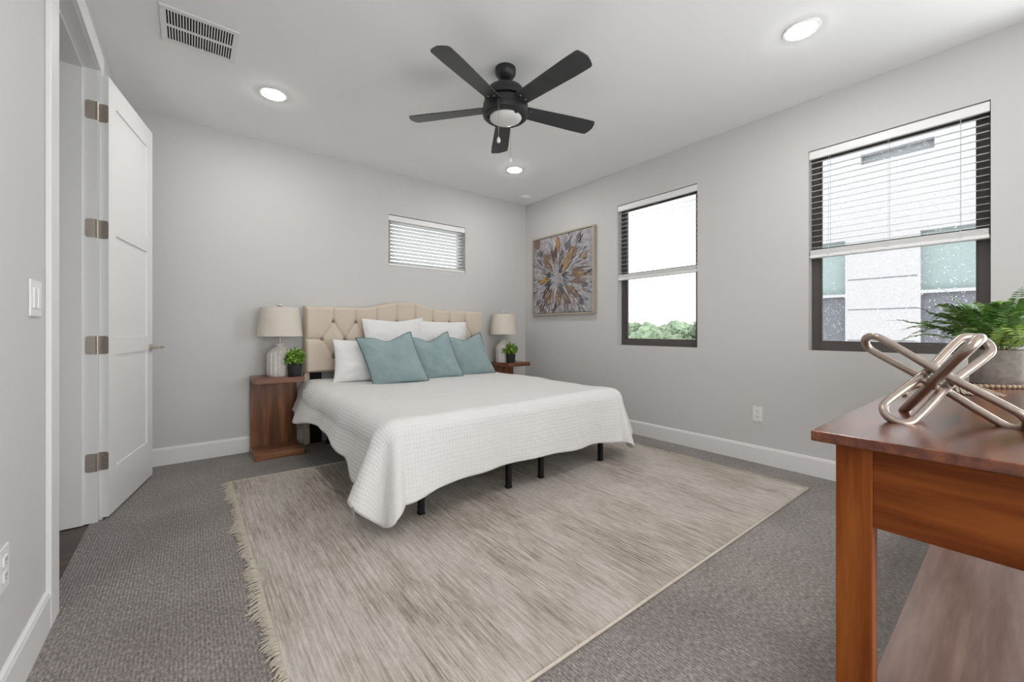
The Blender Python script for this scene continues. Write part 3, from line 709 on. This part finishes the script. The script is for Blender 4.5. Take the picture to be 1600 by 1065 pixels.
tag(obj('mattress', bm, M['mattress'], smooth=40), 'thick pale king mattress under the white duvet', 'mattress')
# charging cable by the head of the bed
bm = bmesh.new(); tube(bm, [(.985, 4.124, .45), (.985, 4.122, .2), (.988, 4.12, .06), (1.0, 4.10, .012), (1.05, 4.06, .006), (1.12, 4.1, .006)], .0035, 8)
tag(obj('power_cable', bm, M['white_plastic'], smooth=True), 'thin white cable hanging down behind the bed head, near the left nightstand', 'cable')

# duvet
def sm(a, b, x):
    t = min(1, max(0, (x-a)/(b-a))); return t*t*(3-2*t)
def interp(x, pts):
    for (a, va), (b, vb) in zip(pts, pts[1:]):
        if x <= b: return va+(vb-va)*sm(a, b, x) if x > a else va
    return pts[-1][1]
X0, X1, Y0, Y1 = .86, 2.68, 2.10, 3.985
NU, NVv = 230, 210
def side_len(y): return interp(y, [(2.0, .46), (2.25, .43), (2.45, .34), (2.7, .295), (3.3, .30), (3.75, .385), (3.98, .34)])
def side_len_r(y): return interp(y, [(2.0, .42), (2.3, .37), (2.7, .33), (3.9, .33)])
def foot_len(x): return interp(x, [(X0, .47), (X0+.22, .435), (1.3, .425), (1.75, .41), (2.3, .435), (2.6, .45), (2.7, .46)])
bm = bmesh.new(); uvl = bm.loops.layers.uv.new('UVMap'); P = {}; UV = {}
from mathutils import noise as mn
for i in range(NU+1):
    fu = i/NU
    for j in range(NVv+1):
        fv = j/NVv
        # parameter along the length first
        v0 = Y1-(Y1-Y0)*min(1, fv/.78); b = 0
        sb = max(0, (fv-.78)/.22)
        yy = v0
        sl, sr = side_len(yy if sb == 0 else 2.0), side_len_r(yy if sb == 0 else 2.0)
        if fu < .12: a = sl*(1-fu/.12); x = X0; sgn = -1
        elif fu > .88: a = sr*(fu-.88)/.12; x = X1; sgn = 1
        else: a = 0; x = X0+(X1-X0)*(fu-.12)/.76; sgn = 0
        b = sb*foot_len(x)
        if a > 0 and b > 0:
            la, lb = (sl if sgn < 0 else sr), foot_len(x); ua, ub = a/la, b/lb
            th_ = PI/4*ub/ua if ub <= ua else PI/2-PI/4*ua/ub
            L_ = max(ua, ub)*(la*math.cos(th_)**2+lb*math.sin(th_)**2+(.12 if sgn < 0 else .10)*math.sin(2*th_)**2)
            a, b = L_*math.cos(th_), L_*math.sin(th_)
        L = math.hypot(a, b)
        r = .085+(.045*(a/L)**2 if L > 0 else 0); topz = .575+.022*sm(3.6, 3.95, yy)
        # pillow-soft crown of the top
        q = mn.noise(Vector((x*1.7, yy*1.7, 3)))*.012+mn.noise(Vector((x*5, yy*5, 9)))*.005
        if L > 0:
            k = L/r
            if k < PI/2: off, dr = r*math.sin(k), r*(1-math.cos(k))
            else:
                e = L-r*PI/2; fl = .10+.32*(a/L)**2*(1-.45*(1 if b > 0 else sm(2.75, 2.15, yy)))
                if a > 0 and b > 0: fl += .10*math.sin(2*math.atan2(b, a))
                off, dr = r+e*fl, r+e*math.sqrt(1-fl*fl)
            ax, bx_ = (a/L, b/L)
            px_, py_ = x+sgn*off*ax, Y0-off*bx_ if b > 0 else yy
            hang = max(0, L-.1)
            # soft folds that open towards the hem
            if a > 0 and b == 0: px_ += sgn*hang*(.08*math.sin(yy*7.5+.5)+.03*math.sin(yy*17+1))
            elif b > 0 and a == 0: py_ -= hang*(.06*math.sin(x*6.3+2.2)+.025*math.sin(x*15))
            else:
                w_ = hang*.14*math.sin(5*math.atan2(b, a)+1.2); px_ += sgn*w_*ax; py_ -= w_*bx_
            z = topz-dr+q*max(0, 1-L/.2)+mn.noise(Vector((px_*4, py_*4, 5)))*.006
        else:
            px_, py_, z = x, yy, topz+q
        z = max(z, .026+.012*mn.noise(Vector((px_*9, py_*9, 1))))
        P[i, j] = bm.verts.new((px_, py_, z)); UV[i, j] = (x+sgn*a, yy-b)
for i in range(NU):
    for j in range(NVv):
        ids = ((i, j), (i, j+1), (i+1, j+1), (i+1, j))
        f_ = bm.faces.new([P[k] for k in ids])
        for lp, k in zip(f_.loops, ids): lp[uvl].uv = UV[k]
tagp = P[0, int(NVv*.86)].co.copy()
duvet = obj('duvet', bm, M['duvet'], smooth=True, recalc=False, origin=(1.77, 3.0, .03))
so = duvet.modifiers.new('solid', 'SOLIDIFY'); so.thickness = .022; so.offset = -1
tag(duvet, 'white crinkled gauze duvet draped over the bed, one corner touching the rug', 'duvet')
bm = bmesh.new(); t = bmesh.new()
box(bm, tagp.x-.004, tagp.x-.0015, tagp.y-.022, tagp.y+.022, tagp.z-.035, tagp.z+.018, .0005)
obj('care_tag', bm, plain('grey_tag', S(176, 174, 176), .8), duvet)['label'] = 'small grey fabric tag'

# ---------------------------------------------------------------- pillows
def pillow(name, W, Hh, Tk, loc, rot, mt, label, cat, group, chop=0, ear=.06, trim=None, seed=0, skew=0):
    bm = bmesh.new(); N = 44; F_, Bk = {}, {}
    rn = random.Random(seed); ph = rn.random()*6; root = None
    def pos(u, v, s):
        ex = 1-ear*(1-v*v)**1.2; ez = 1-ear*(1-u*u)**1.2
        x = u*W/2*ex; z = v*Hh/2*ez
        prof = ((1-abs(u)**2.6)*(1-abs(v)**2.6)); y = s*Tk/2*max(0, prof)**.62
        y *= 1-.12*v                                            # fuller towards the bottom
        wr = mn.noise(Vector((u*2.2+ph, v*2.2, s*.7+seed)))*.018+mn.noise(Vector((u*5+ph, v*5, s+seed)))*.007
        # creases that fan from the corners
        cr = 0
        for cu, cv in ((1, 1), (-1, 1), (1, -1), (-1, -1)):
            d = math.hypot(u-cu, v-cv); an = math.atan2(v-cv, u-cu); cr += math.sin(an*13+ph)*math.exp(-(d/.42)**2)*.006
        y += (wr+cr)*max(0, prof)**.5*(1 if s > 0 else .6)
        if chop:
            k = math.exp(-((u-.10)/.34)**2)*sm(-.2, 1, v); z -= chop*k; y *= 1-.45*math.exp(-((u-.10)/.22)**2)*sm(.2, 1, v)
            z += chop*.65*sm(.45, 1, u)*sm(0, 1, v)
        return (x+skew*v, -y, z+Hh/2)
    for i in range(N+1):
        for j in range(N+1):
            u = math.sin(PI/2*(2*i/N-1)); v = math.sin(PI/2*(2*j/N-1))
            F_[i, j] = bm.verts.new(pos(u, v, 1))
            Bk[i, j] = F_[i, j] if i in (0, N) or j in (0, N) else bm.verts.new(pos(u, v, -1))
    for i in range(N):
        for j in range(N):
            bm.faces.new((F_[i, j], F_[i+1, j], F_[i+1, j+1], F_[i, j+1])); bm.faces.new((Bk[i, j], Bk[i, j+1], Bk[i+1, j+1], Bk[i+1, j]))
    rim = [F_[i, 0].co.copy() for i in range(N)]+[F_[N, j].co.copy() for j in range(N)]+[F_[i, N].co.copy() for i in range(N, 0, -1)]+[F_[0, j].co.copy() for j in range(N, 0, -1)]
    root = obj(name, bm, mt, origin=(0, 0, 0), smooth=True)
    if trim is not None:
        bm = bmesh.new(); tube(bm, rim, .0045, 6, closed=True); obj('piping', bm, trim, root, smooth=True)
    root.location = loc; root.rotation_euler = rot
    return tag(root, label, cat, group)
R_ = math.radians
PG, CG = 'white bed pillows', 'teal throw cushions'
pillow('pillow', .64, .58, .135, (1.620, 3.885, .590), (R_(-8), R_(-1), R_(0)), M['pillow'], 'tall white pillow against the headboard, left of the back pair', 'pillow', PG, ear=.07, seed=6, chop=.012)
pillow('pillow', .62, .56, .135, (2.150, 3.890, .590), (R_(-8), R_(1), R_(0)), M['pillow'], 'tall white pillow against the headboard, right of the back pair', 'pillow', PG, ear=.04, seed=5)
pillow('pillow', .70, .385, .145, (1.325, 3.735, .574), (R_(-12), R_(2), R_(-3)), M['pillow'], 'low wide white pillow at the left, in front of the tufted headboard', 'pillow', PG, ear=.05, seed=8)
pillow('throw_cushion', .495, .45, .16, (1.445, 3.500, .560), (R_(-16), R_(-3), R_(-8)), M['teal'], 'leftmost of the three teal throw cushions, standing in front', 'cushion', CG, .042, .05, M['teal_trim'], 1, -.055)
pillow('throw_cushion', .47, .44, .16, (1.905, 3.60, .562), (R_(-15), R_(-3), R_(-7)), M['teal'], 'middle teal throw cushion, its top edge dented', 'cushion', CG, .050, .05, M['teal_trim'], 3, -.05)
pillow('throw_cushion', .46, .435, .15, (2.360, 3.66, .562), (R_(-15), R_(-3), R_(-6)), M['teal'], 'rightmost teal throw cushion, nearest the right lamp', 'cushion', CG, .040, .05, M['teal_trim'], 4, -.055)

# ---------------------------------------------------------------- nightstands
def nightstand(x0, x1, y0, y1, h, label):
    t0 = thing('nightstand', ((x0+x1)/2, (y0+y1)/2, 0), label, 'nightstand', 'dark wood c-shaped nightstands')
    obj('base', B(x0, x1, y0, y1, 0, .050, .003), M['walnut_top'], t0)
    obj('back_panel', B(x0+.002, x1-.004, y1-.046, y1-.001, .050, h-.045, .001), M['walnut'], t0)
    obj('top', B(x0, x1, y0, y1, h-.045, h, .003), M['walnut_top'], t0)
    return t0
NH = .655
nightstand(.395, .755, 3.785, 4.132, NH, 'dark wood nightstand with open front, left of the bed')
nightstand(2.93, 3.262, 3.760, 4.132, NH, 'dark wood nightstand between the bed and the right wall')
# lamps
def lamp(x, y, label, k=1.0):
    t0 = thing('table_lamp', (x, y, NH), label, 'table lamp', 'bedside lamps')
    bm = bmesh.new(); pr_ = [(0, NH), (.088, NH), (.097, NH+.012), (.099, NH+.05), (.099, NH+.175), (.096, NH+.192), (.084, NH+.212), (.062, NH+.232), (.044, NH+.246), (.030, NH+.255), (.028, NH+.266), (.0, NH+.267)]
    lathe(bm, [(r*k, z) for r, z in pr_], x, y, 144, ribs=16, ribd=.08, zr=(NH+.01, NH+.20)); obj('base', bm, M['ceramic'], t0, smooth=50)
    bm = bmesh.new(); lathe(bm, [(0, NH+.266), (.036, NH+.266), (.036, NH+.275), (.0, NH+.275)], x, y, 28); obj('cap', bm, M['ceramic'], t0, smooth=30)
    bm = bmesh.new(); lathe(bm, [(.010, NH+.27), (.010, NH+.36), (.017, NH+.362), (.017, NH+.40), (.0, NH+.401)], x, y, 18)
    for a in range(3): tube(bm, [(x, y, .995+.235), (x+.143*math.cos(a*2.094), y+.143*math.sin(a*2.094), .995+.235)], .0018, 6)
    tube(bm, [(x, y, NH+.38), (x, y, 1.255)], .002, 6)
    obj('stem', bm, M['nickel'], t0, smooth=30)
    bm = bmesh.new(); rb, rt, zb, zt = .172, .146, .995, 1.240
    lathe(bm, [(rb, zb), (rb, zb+.006), (rt, zt-.006), (rt, zt), (rt-.003, zt), (rt-.003, zt-.006), (rb-.003, zb+.006), (rb-.003, zb), (rb, zb)], x, y, 64); obj('lamp_shade', bm, M['shade'], t0, smooth=40)
    bm = bmesh.new(); lathe(bm, [(0, 1.25), (.012, 1.252), (.024, 1.262), (.022, 1.270), (0, 1.274)], x, y, 24); obj('finial', bm, M['white_plastic'], t0, smooth=True)
    return t0
lp = lamp(.600, 3.975, 'table lamp with ribbed base and linen shade on the left nightstand')
c = copy_tree(lp); c.location = (3.005, 3.955, NH); c['label'] = 'table lamp with linen shade on the right nightstand, near the corner'
# small plants
def small_plant(x, y, label):
    t0 = thing('potted_plant', (x, y, NH), label, 'plant', 'small plants on the nightstands')
    bm = bmesh.new(); lathe(bm, [(0, NH), (.044, NH), (.050, NH+.006), (.056, NH+.10), (.056, NH+.104), (.050, NH+.104), (.049, NH+.09), (0, NH+.09)], x, y, 96, ribs=32, ribd=.05, zr=(NH+.005, NH+.101)); obj('pot', bm, M['pot_black'], t0, smooth=50)
    bm = bmesh.new(); lathe(bm, [(0, NH+.094), (.0492, NH+.092)], x, y, 20); obj('soil', bm, M['soil'], t0)
    rn = random.Random(5); bm = bmesh.new(); c = Vector((x, y, NH+.135))
    for i in range(90):
        a = rn.uniform(0, 2*PI); e = rn.uniform(-.15, 1.45); d = Vector((math.cos(a)*math.cos(e), math.sin(a)*math.cos(e), math.sin(e)))
        L = rn.uniform(.068, .120); s = Vector((x+d.x*.02, y+d.y*.02, NH+.092)); tip = c+d*L*rn.uniform(.7, 1)
        mid = (s+tip)/2+Vector((d.x*.01, d.y*.01, .015)); tube(bm, [s, mid, tip], .0009, 4, mat=2)
        for k in range(9):
            t_ = .35+.65*k/8; p_ = s.lerp(mid, t_*2) if t_ < .5 else mid.lerp(tip, t_*2-1)
            dd = Vector((rn.gauss(0, 1), rn.gauss(0, 1), rn.gauss(.3, 1))).normalized(); ll = rn.uniform(.020, .032); wv_ = dd.cross(Vector((rn.gauss(0, 1), rn.gauss(0, 1), 1))).normalized()*ll*.28
            up = dd.cross(wv_).normalized()*ll*.12
            q = [bm.verts.new(p_), bm.verts.new(p_+dd*ll*.5+wv_+up), bm.verts.new(p_+dd*ll), bm.verts.new(p_+dd*ll*.5-wv_+up)]
            bm.faces.new(q).material_index = rn.choice([0, 0, 1])
    obj('foliage', bm, [M['leaf'], M['leaf_light'], M['stem']], t0, recalc=False)
    return t0
pl = small_plant(.690, 3.842, 'small green plant in black pot on the left nightstand')
c = copy_tree(pl); c.location = (2.995, 3.805, NH); c['label'] = 'small green plant in black pot on the right nightstand'

# ================================================================ CONSOLE TABLE
TZ = .800
tb = thing('console_table', (2.2, .10, 0), 'reddish wood console table with lower shelf, cropped at the right', 'table')
TX0, TX1, TY0, TY1 = 1.212, 3.23, -.125, .330
obj('tabletop', B(TX0, TX1, TY0, TY1, TZ-.026, TZ, .003), M['table_top'], tb)
for (x, y) in ((TX0+.023, TY1-.113), (TX0+.023, TY0+.045), (TX1-.073, TY1-.113), (TX1-.073, TY0+.045)):
    obj('leg', B(x, x+.052, y, y+.068, 0, TZ-.026, .002), M['table_side'], tb)
obj('apron', B(TX0+.026, TX0+.046, TY0+.113, TY1-.113, .592, TZ-.026, .001), M['table_apron'], tb)
obj('apron', B(TX1-.046, TX1-.026, TY0+.113, TY1-.113, .592, TZ-.026, .001), M['table_apron'], tb)
ap = wood('table_apron_long', [(.3, S(120, 56, 20)), (.5, S(158, 82, 34)), (.72, S(180, 104, 50))], 'X', .5, .4, .1)
obj('apron', B(TX0+.075, TX1-.073, TY1-.075, TY1-.055, .592, TZ-.026, .001), ap, tb)
obj('apron', B(TX0+.075, TX1-.073, TY0+.055, TY0+.075, .592, TZ-.026, .001), ap, tb)
obj('lower_shelf', B(TX0+.06, TX1-.06, TY0+.05, TY1-.09, .138, .165, .003), M['shelf_wood'], tb)

# knot sculpture: three long loops locked at the middle, standing on three tips
tips = [Vector((1.478, .212, 0)), Vector((1.610, .002, 0)), Vector((1.766, .229, 0))]
C0 = Vector((1.618, .148, 0)); rr = .0108; al = .186; hz_ = al/math.sqrt(3)
# orthonormal frame whose three axes point down to the tips
dirs = []
u1 = (tips[0]-C0).normalized(); ang0 = math.atan2(u1.y, u1.x)
ang1 = math.atan2((tips[1]-C0).y, (tips[1]-C0).x); ang2 = math.atan2((tips[2]-C0).y, (tips[2]-C0).x)
base_a = (ang0+(ang1-2*PI/3 if True else 0)+(ang2-4*PI/3))
mean = math.atan2(sum(math.sin(a-o) for a, o in ((ang0, 0), (ang1, 2*PI/3), (ang2, 4*PI/3))), sum(math.cos(a-o) for a, o in ((ang0, 0), (ang1, 2*PI/3), (ang2, 4*PI/3))))
for k in range(3):
    a = mean+k*2*PI/3; dirs.append(Vector((math.cos(a)*math.sqrt(2/3), math.sin(a)*math.sqrt(2/3), -1/math.sqrt(3))))
bD, aD, cD = [-d for d in dirs]        # b: tip1 axis, a: tip2 axis, c: tip3 axis
ctr = Vector((C0.x, C0.y, TZ+hz_+rr*.75))
def loop(bm, ax, wd, half, hw, r_, flat=1):
    pts = []; st = half-hw
    for k in range(13): a = -PI/2+PI*k/12; pts.append(ctr+ax*(st+hw*math.cos(a))+wd*hw*math.sin(a))
    for k in range(1, 12): pts.append(ctr+ax*(st-2*st*k/12)+wd*hw*(1-.20*math.sin(PI*k/12)**2))
    for k in range(13): a = PI/2+PI*k/12; pts.append(ctr+ax*(-st+hw*math.cos(a))+wd*hw*math.sin(a))
    for k in range(1, 12): pts.append(ctr+ax*(-st+2*st*k/12)-wd*hw*(1-.20*math.sin(PI*k/12)**2))
    tube(bm, pts, r_, 14, closed=True)
bm = bmesh.new()
loop(bm, aD, cD, al, .034, rr); loop(bm, bD, aD, al, .034, rr); loop(bm, cD, bD, al, .030, rr*1.15)
for (p_, q_) in ((aD, cD), (bD, aD), (cD, bD)):       # welds where the rods pass each other
    for s1 in (-1, 1):
        for s2 in (-1, 1): tube(bm, [ctr+q_*s1*.027+p_*s2*.027, ctr+p_*s2*.027], .0095, 12)
sc_ = obj('knot_sculpture', bm, M['silver'], origin=(C0.x, C0.y, TZ), smooth=True)
tag(sc_, 'silver cast metal sculpture of three interlocked open loops on the console table', 'sculpture')
rm = sc_.modifiers.new('weld', 'REMESH'); rm.mode = 'VOXEL'; rm.voxel_size = .0022; rm.use_smooth_shade = True
smo = sc_.modifiers.new('soft', 'SMOOTH'); smo.factor = .6; smo.iterations = 12

# fern planter
fx, fy = 2.955, .075
fern = thing('potted_fern', (fx, fy, TZ), 'bushy green fern in weathered grey planter on the console table', 'plant')
bm = bmesh.new()
pw = .090; z0, z1 = TZ, TZ+.158
lathe(bm, [(0, z0), (pw*.96, z0), (pw*.98, z0+.004), (pw*1.04, z1-.004), (pw*1.03, z1), (pw*.95, z1), (pw*.94, z1-.02), (0, z1-.02)], fx, fy, 56); obj('planter', bm, M['concrete'], fern, smooth=40)
bm = bmesh.new(); lathe(bm, [(0, z1-.012), (pw*.94, z1-.016)], fx, fy, 30); obj('soil', bm, M['soil'], fern)
def frond(a, reach, rise, droop, size, rn, curl=0):
    bm = bmesh.new(); N = 20; pts = []
    d = Vector((math.cos(a), math.sin(a), 0)); side = Vector((-math.sin(a), math.cos(a), 0)); bend = rn.uniform(-.25, .25)
    for i in range(N+1):
        t = i/N; pts.append(Vector((fx, fy, z1-.012))+d*(.03+reach*t)+side*bend*reach*t*t+Vector((0, 0, rise*math.sin(min(1, t*1.15)*PI*.5)-droop*t*t*t)))
        if curl and t > .7: pts[-1] += Vector((0, 0, curl*(t-.7)))
    tube(bm, pts, .0012, 5, mat=1, radii=[.0016*(1-.7*i/N) for i in range(N+1)])
    for i in range(3, 30):
        t = i/30; k = t*N; i0 = int(k); p_ = pts[i0].lerp(pts[min(N, i0+1)], k-i0); tg = (pts[min(N, i0+1)]-pts[max(0, i0-1)]).normalized()
        sd = tg.cross(Vector((0, 0, 1))).normalized(); up = sd.cross(tg).normalized()
        L = size*math.sin(PI*min(1, .18+t*.86))**.8*rn.uniform(.85, 1.1)
        for s in (-1, 1):
            dr = (sd*s+tg*.45+up*rn.uniform(-.15, .25)).normalized(); wv_ = dr.cross(up).normalized()*L*.15
            q = [p_, p_+dr*L*.35+wv_+up*L*.05, p_+dr*L*.75+wv_*.7, p_+dr*L-up*L*.12, p_+dr*L*.75-wv_*.7, p_+dr*L*.35-wv_+up*L*.05]
            vs2 = [bm.verts.new(v_) for v_ in q]; bm.faces.new((vs2[0], vs2[1], vs2[2], vs2[3])); bm.faces.new((vs2[0], vs2[3], vs2[4], vs2[5]))
    return bm
rn = random.Random(21)
for i in range(50):
    a = rn.uniform(0, 2*PI); lv = i/50
    if i < 20: reach, rise, droop = rn.uniform(.27, .40), rn.uniform(.11, .20), rn.uniform(.06, .20)
    elif i < 38: reach, rise, droop = rn.uniform(.18, .28), rn.uniform(.18, .27), rn.uniform(.03, .10)
    else: reach, rise, droop = rn.uniform(.06, .16), rn.uniform(.18, .28), .02
    if abs(math.cos(a)*reach) > .5*1.0: reach *= .8
    if fx+math.cos(a)*reach > XR-.03: reach = .30
    fr = obj('frond', frond(a, reach, rise, droop, rn.uniform(.040, .058), rn, rn.choice([0, 0, 0, .2])), [M['fern'] if i % 3 else M['fern_light'], M['stem']], fern, recalc=False)

# bead garland
gl = thing('bead_garland', (2.3, .16, TZ), 'strand of wooden beads with cotton tassel lying beside the planter', 'bead garland')
path = [(2.13, .280), (2.25, .300), (2.40, .300), (2.52, .280), (2.61, .225), (2.64, .14), (2.70, .05), (2.78, -.01), (2.88, -.045), (2.97, -.055)]
def spline(pts, n):
    out = []
    for i in range(len(pts)-1):
        p0, p1, p2, p3 = pts[max(0, i-1)], pts[i], pts[i+1], pts[min(len(pts)-1, i+2)]
        for k in range(n):
            t = k/n; out.append(tuple(.5*((2*p1[q])+(-p0[q]+p2[q])*t+(2*p0[q]-5*p1[q]+4*p2[q]-p3[q])*t*t+(-p0[q]+3*p1[q]-3*p2[q]+p3[q])*t**3) for q in (0, 1)))
    out.append(pts[-1]); return out
sp_ = spline(path, 30); last = None; bead0 = None
for q in sp_:
    if last is None or math.hypot(q[0]-last[0], q[1]-last[1]) >= .0175:
        if bead0 is None:
            bm = bmesh.new(); bmesh.ops.create_uvsphere(bm, u_segments=16, v_segments=10, radius=.0088); bmesh.ops.translate(bm, verts=bm.verts, vec=ORG[gl])
            bead0 = obj('bead', bm, M['bead'], gl, smooth=True); bb = bead0
        else:
            bb = bead0.copy(); COL.objects.link(bb); bb.parent = gl
        bb.location = (q[0]-2.3, q[1]-.16, .0089); last = q
bm = bmesh.new(); rn = random.Random(4)
for (bx0, by0, dx, dy) in ((2.60, .195, .26, .105),):
    t = bmesh.new(); bmesh.ops.create_uvsphere(t, u_segments=14, v_segments=8, radius=.014); bmesh.ops.translate(t, verts=t.verts, vec=(bx0, by0, TZ+.014)); merge(bm, t)
    for i in range(110):
        a, b = rn.uniform(-1, 1), rn.uniform(0, 1); L = rn.uniform(.75, 1.05)
        ox, oy = -dy, dx
        tube(bm, [(bx0, by0, TZ+.012), (bx0-dx*.3*L+ox*a*.07, by0-dy*.3*L+oy*a*.07, TZ+.006+b*.024), (bx0-dx*.7*L+ox*a*.13, by0-dy*.7*L+oy*a*.13, TZ+.004+b*.016), (bx0-dx*L+ox*a*.20, by0-dy*L+oy*a*.20, TZ+.003+b*.004)], .0014, 4)
obj('tassel', bm, M['cotton'], gl)

# ================================================================ OUTSIDE
ground = struct('ground', B(XR+.6, 150, -70, 90, -3.4, -3.3), plain('pale_bounce_ground', S(176, 178, 168), .95, bscale=2, vary=.15))  # ground colour kept pale to bounce sky light up to the ceiling
nb = thing('neighbour_house', (7.6, .5, -3.3), 'white stucco house with grey panels outside the large window', 'house')
NXp = 7.5
stucco = plain('white_stucco', (.37, .375, .38, 1), .9, bscale=30, bstr=.3, bdist=.01, vary=.04)
greyp = plain('grey_stucco', S(100, 103, 110), .85, bscale=60, bstr=.4, bdist=.01, vary=.25)
tealp = plain('aqua_pane', (.225, .285, .285, 1), .2)
bm = bmesh.new()
wall_holes(bm, 'X', NXp, NXp+.3, -5, 3.78, -3.3, 6.2, [(.13, .84, 1.57, 2.35), (1.62, 2.5, 1.57, 2.35), (-1.6, -.6, 1.57, 2.35), (.712, 1.443, 3.40, 3.54), (.13, .84, .1, 1.53), (1.62, 2.5, .1, 1.53)])
obj('wall', bm, stucco, nb)
for y0, y1 in ((.13, .84), (1.62, 2.5), (-1.6, -.6)): obj('window', B(NXp+.10, NXp+.13, y0, y1, 1.57, 2.35), tealp, nb)
for y0, y1 in ((.13, .84), (1.62, 2.5)): obj('lower_panel', B(NXp+.06, NXp+.10, y0, y1, .1, 1.53), greyp, nb)
obj('clerestory_window', B(NXp+.10, NXp+.13, .712, 1.443, 3.40, 3.54), plain('smoked_pane', S(120, 126, 130), .2), nb)
bm = bmesh.new()
for z in (.9, 1.34, 1.77, 2.20): box(bm, NXp-.004, NXp+.002, .87, 1.59, z-.006, z+.006)
obj('score_lines', bm, greyp, nb)
obj('roof', B(NXp-.1, NXp+6, -5.2, 3.9, 6.2, 6.4), stucco, nb)
rn = random.Random(9)
tr0 = None
hazy_leaf = plain('hazy_leaf', S(132, 152, 124), .9, bscale=1.5, bstr=1, bdist=.5, vary=.35)  # distance haze mixed into the leaf colour as a pale grey-green
bark = plain('bark', S(90, 76, 62), .9)
for k in range(10):
    x, y = 25+(k % 3)*5.0, 10.0+k*1.7
    if tr0 is None:
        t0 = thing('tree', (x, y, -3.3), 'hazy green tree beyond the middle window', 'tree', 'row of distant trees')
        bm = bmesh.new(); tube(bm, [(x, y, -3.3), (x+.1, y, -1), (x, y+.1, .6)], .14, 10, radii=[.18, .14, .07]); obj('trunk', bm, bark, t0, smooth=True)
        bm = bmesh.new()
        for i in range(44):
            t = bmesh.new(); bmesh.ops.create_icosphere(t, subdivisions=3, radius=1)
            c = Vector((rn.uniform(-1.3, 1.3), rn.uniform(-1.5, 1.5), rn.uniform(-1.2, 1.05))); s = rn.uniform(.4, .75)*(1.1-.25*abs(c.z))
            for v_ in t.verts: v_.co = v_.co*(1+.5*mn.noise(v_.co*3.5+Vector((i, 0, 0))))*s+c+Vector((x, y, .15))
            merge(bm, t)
        obj('crown', bm, hazy_leaf, t0); tr0 = t0
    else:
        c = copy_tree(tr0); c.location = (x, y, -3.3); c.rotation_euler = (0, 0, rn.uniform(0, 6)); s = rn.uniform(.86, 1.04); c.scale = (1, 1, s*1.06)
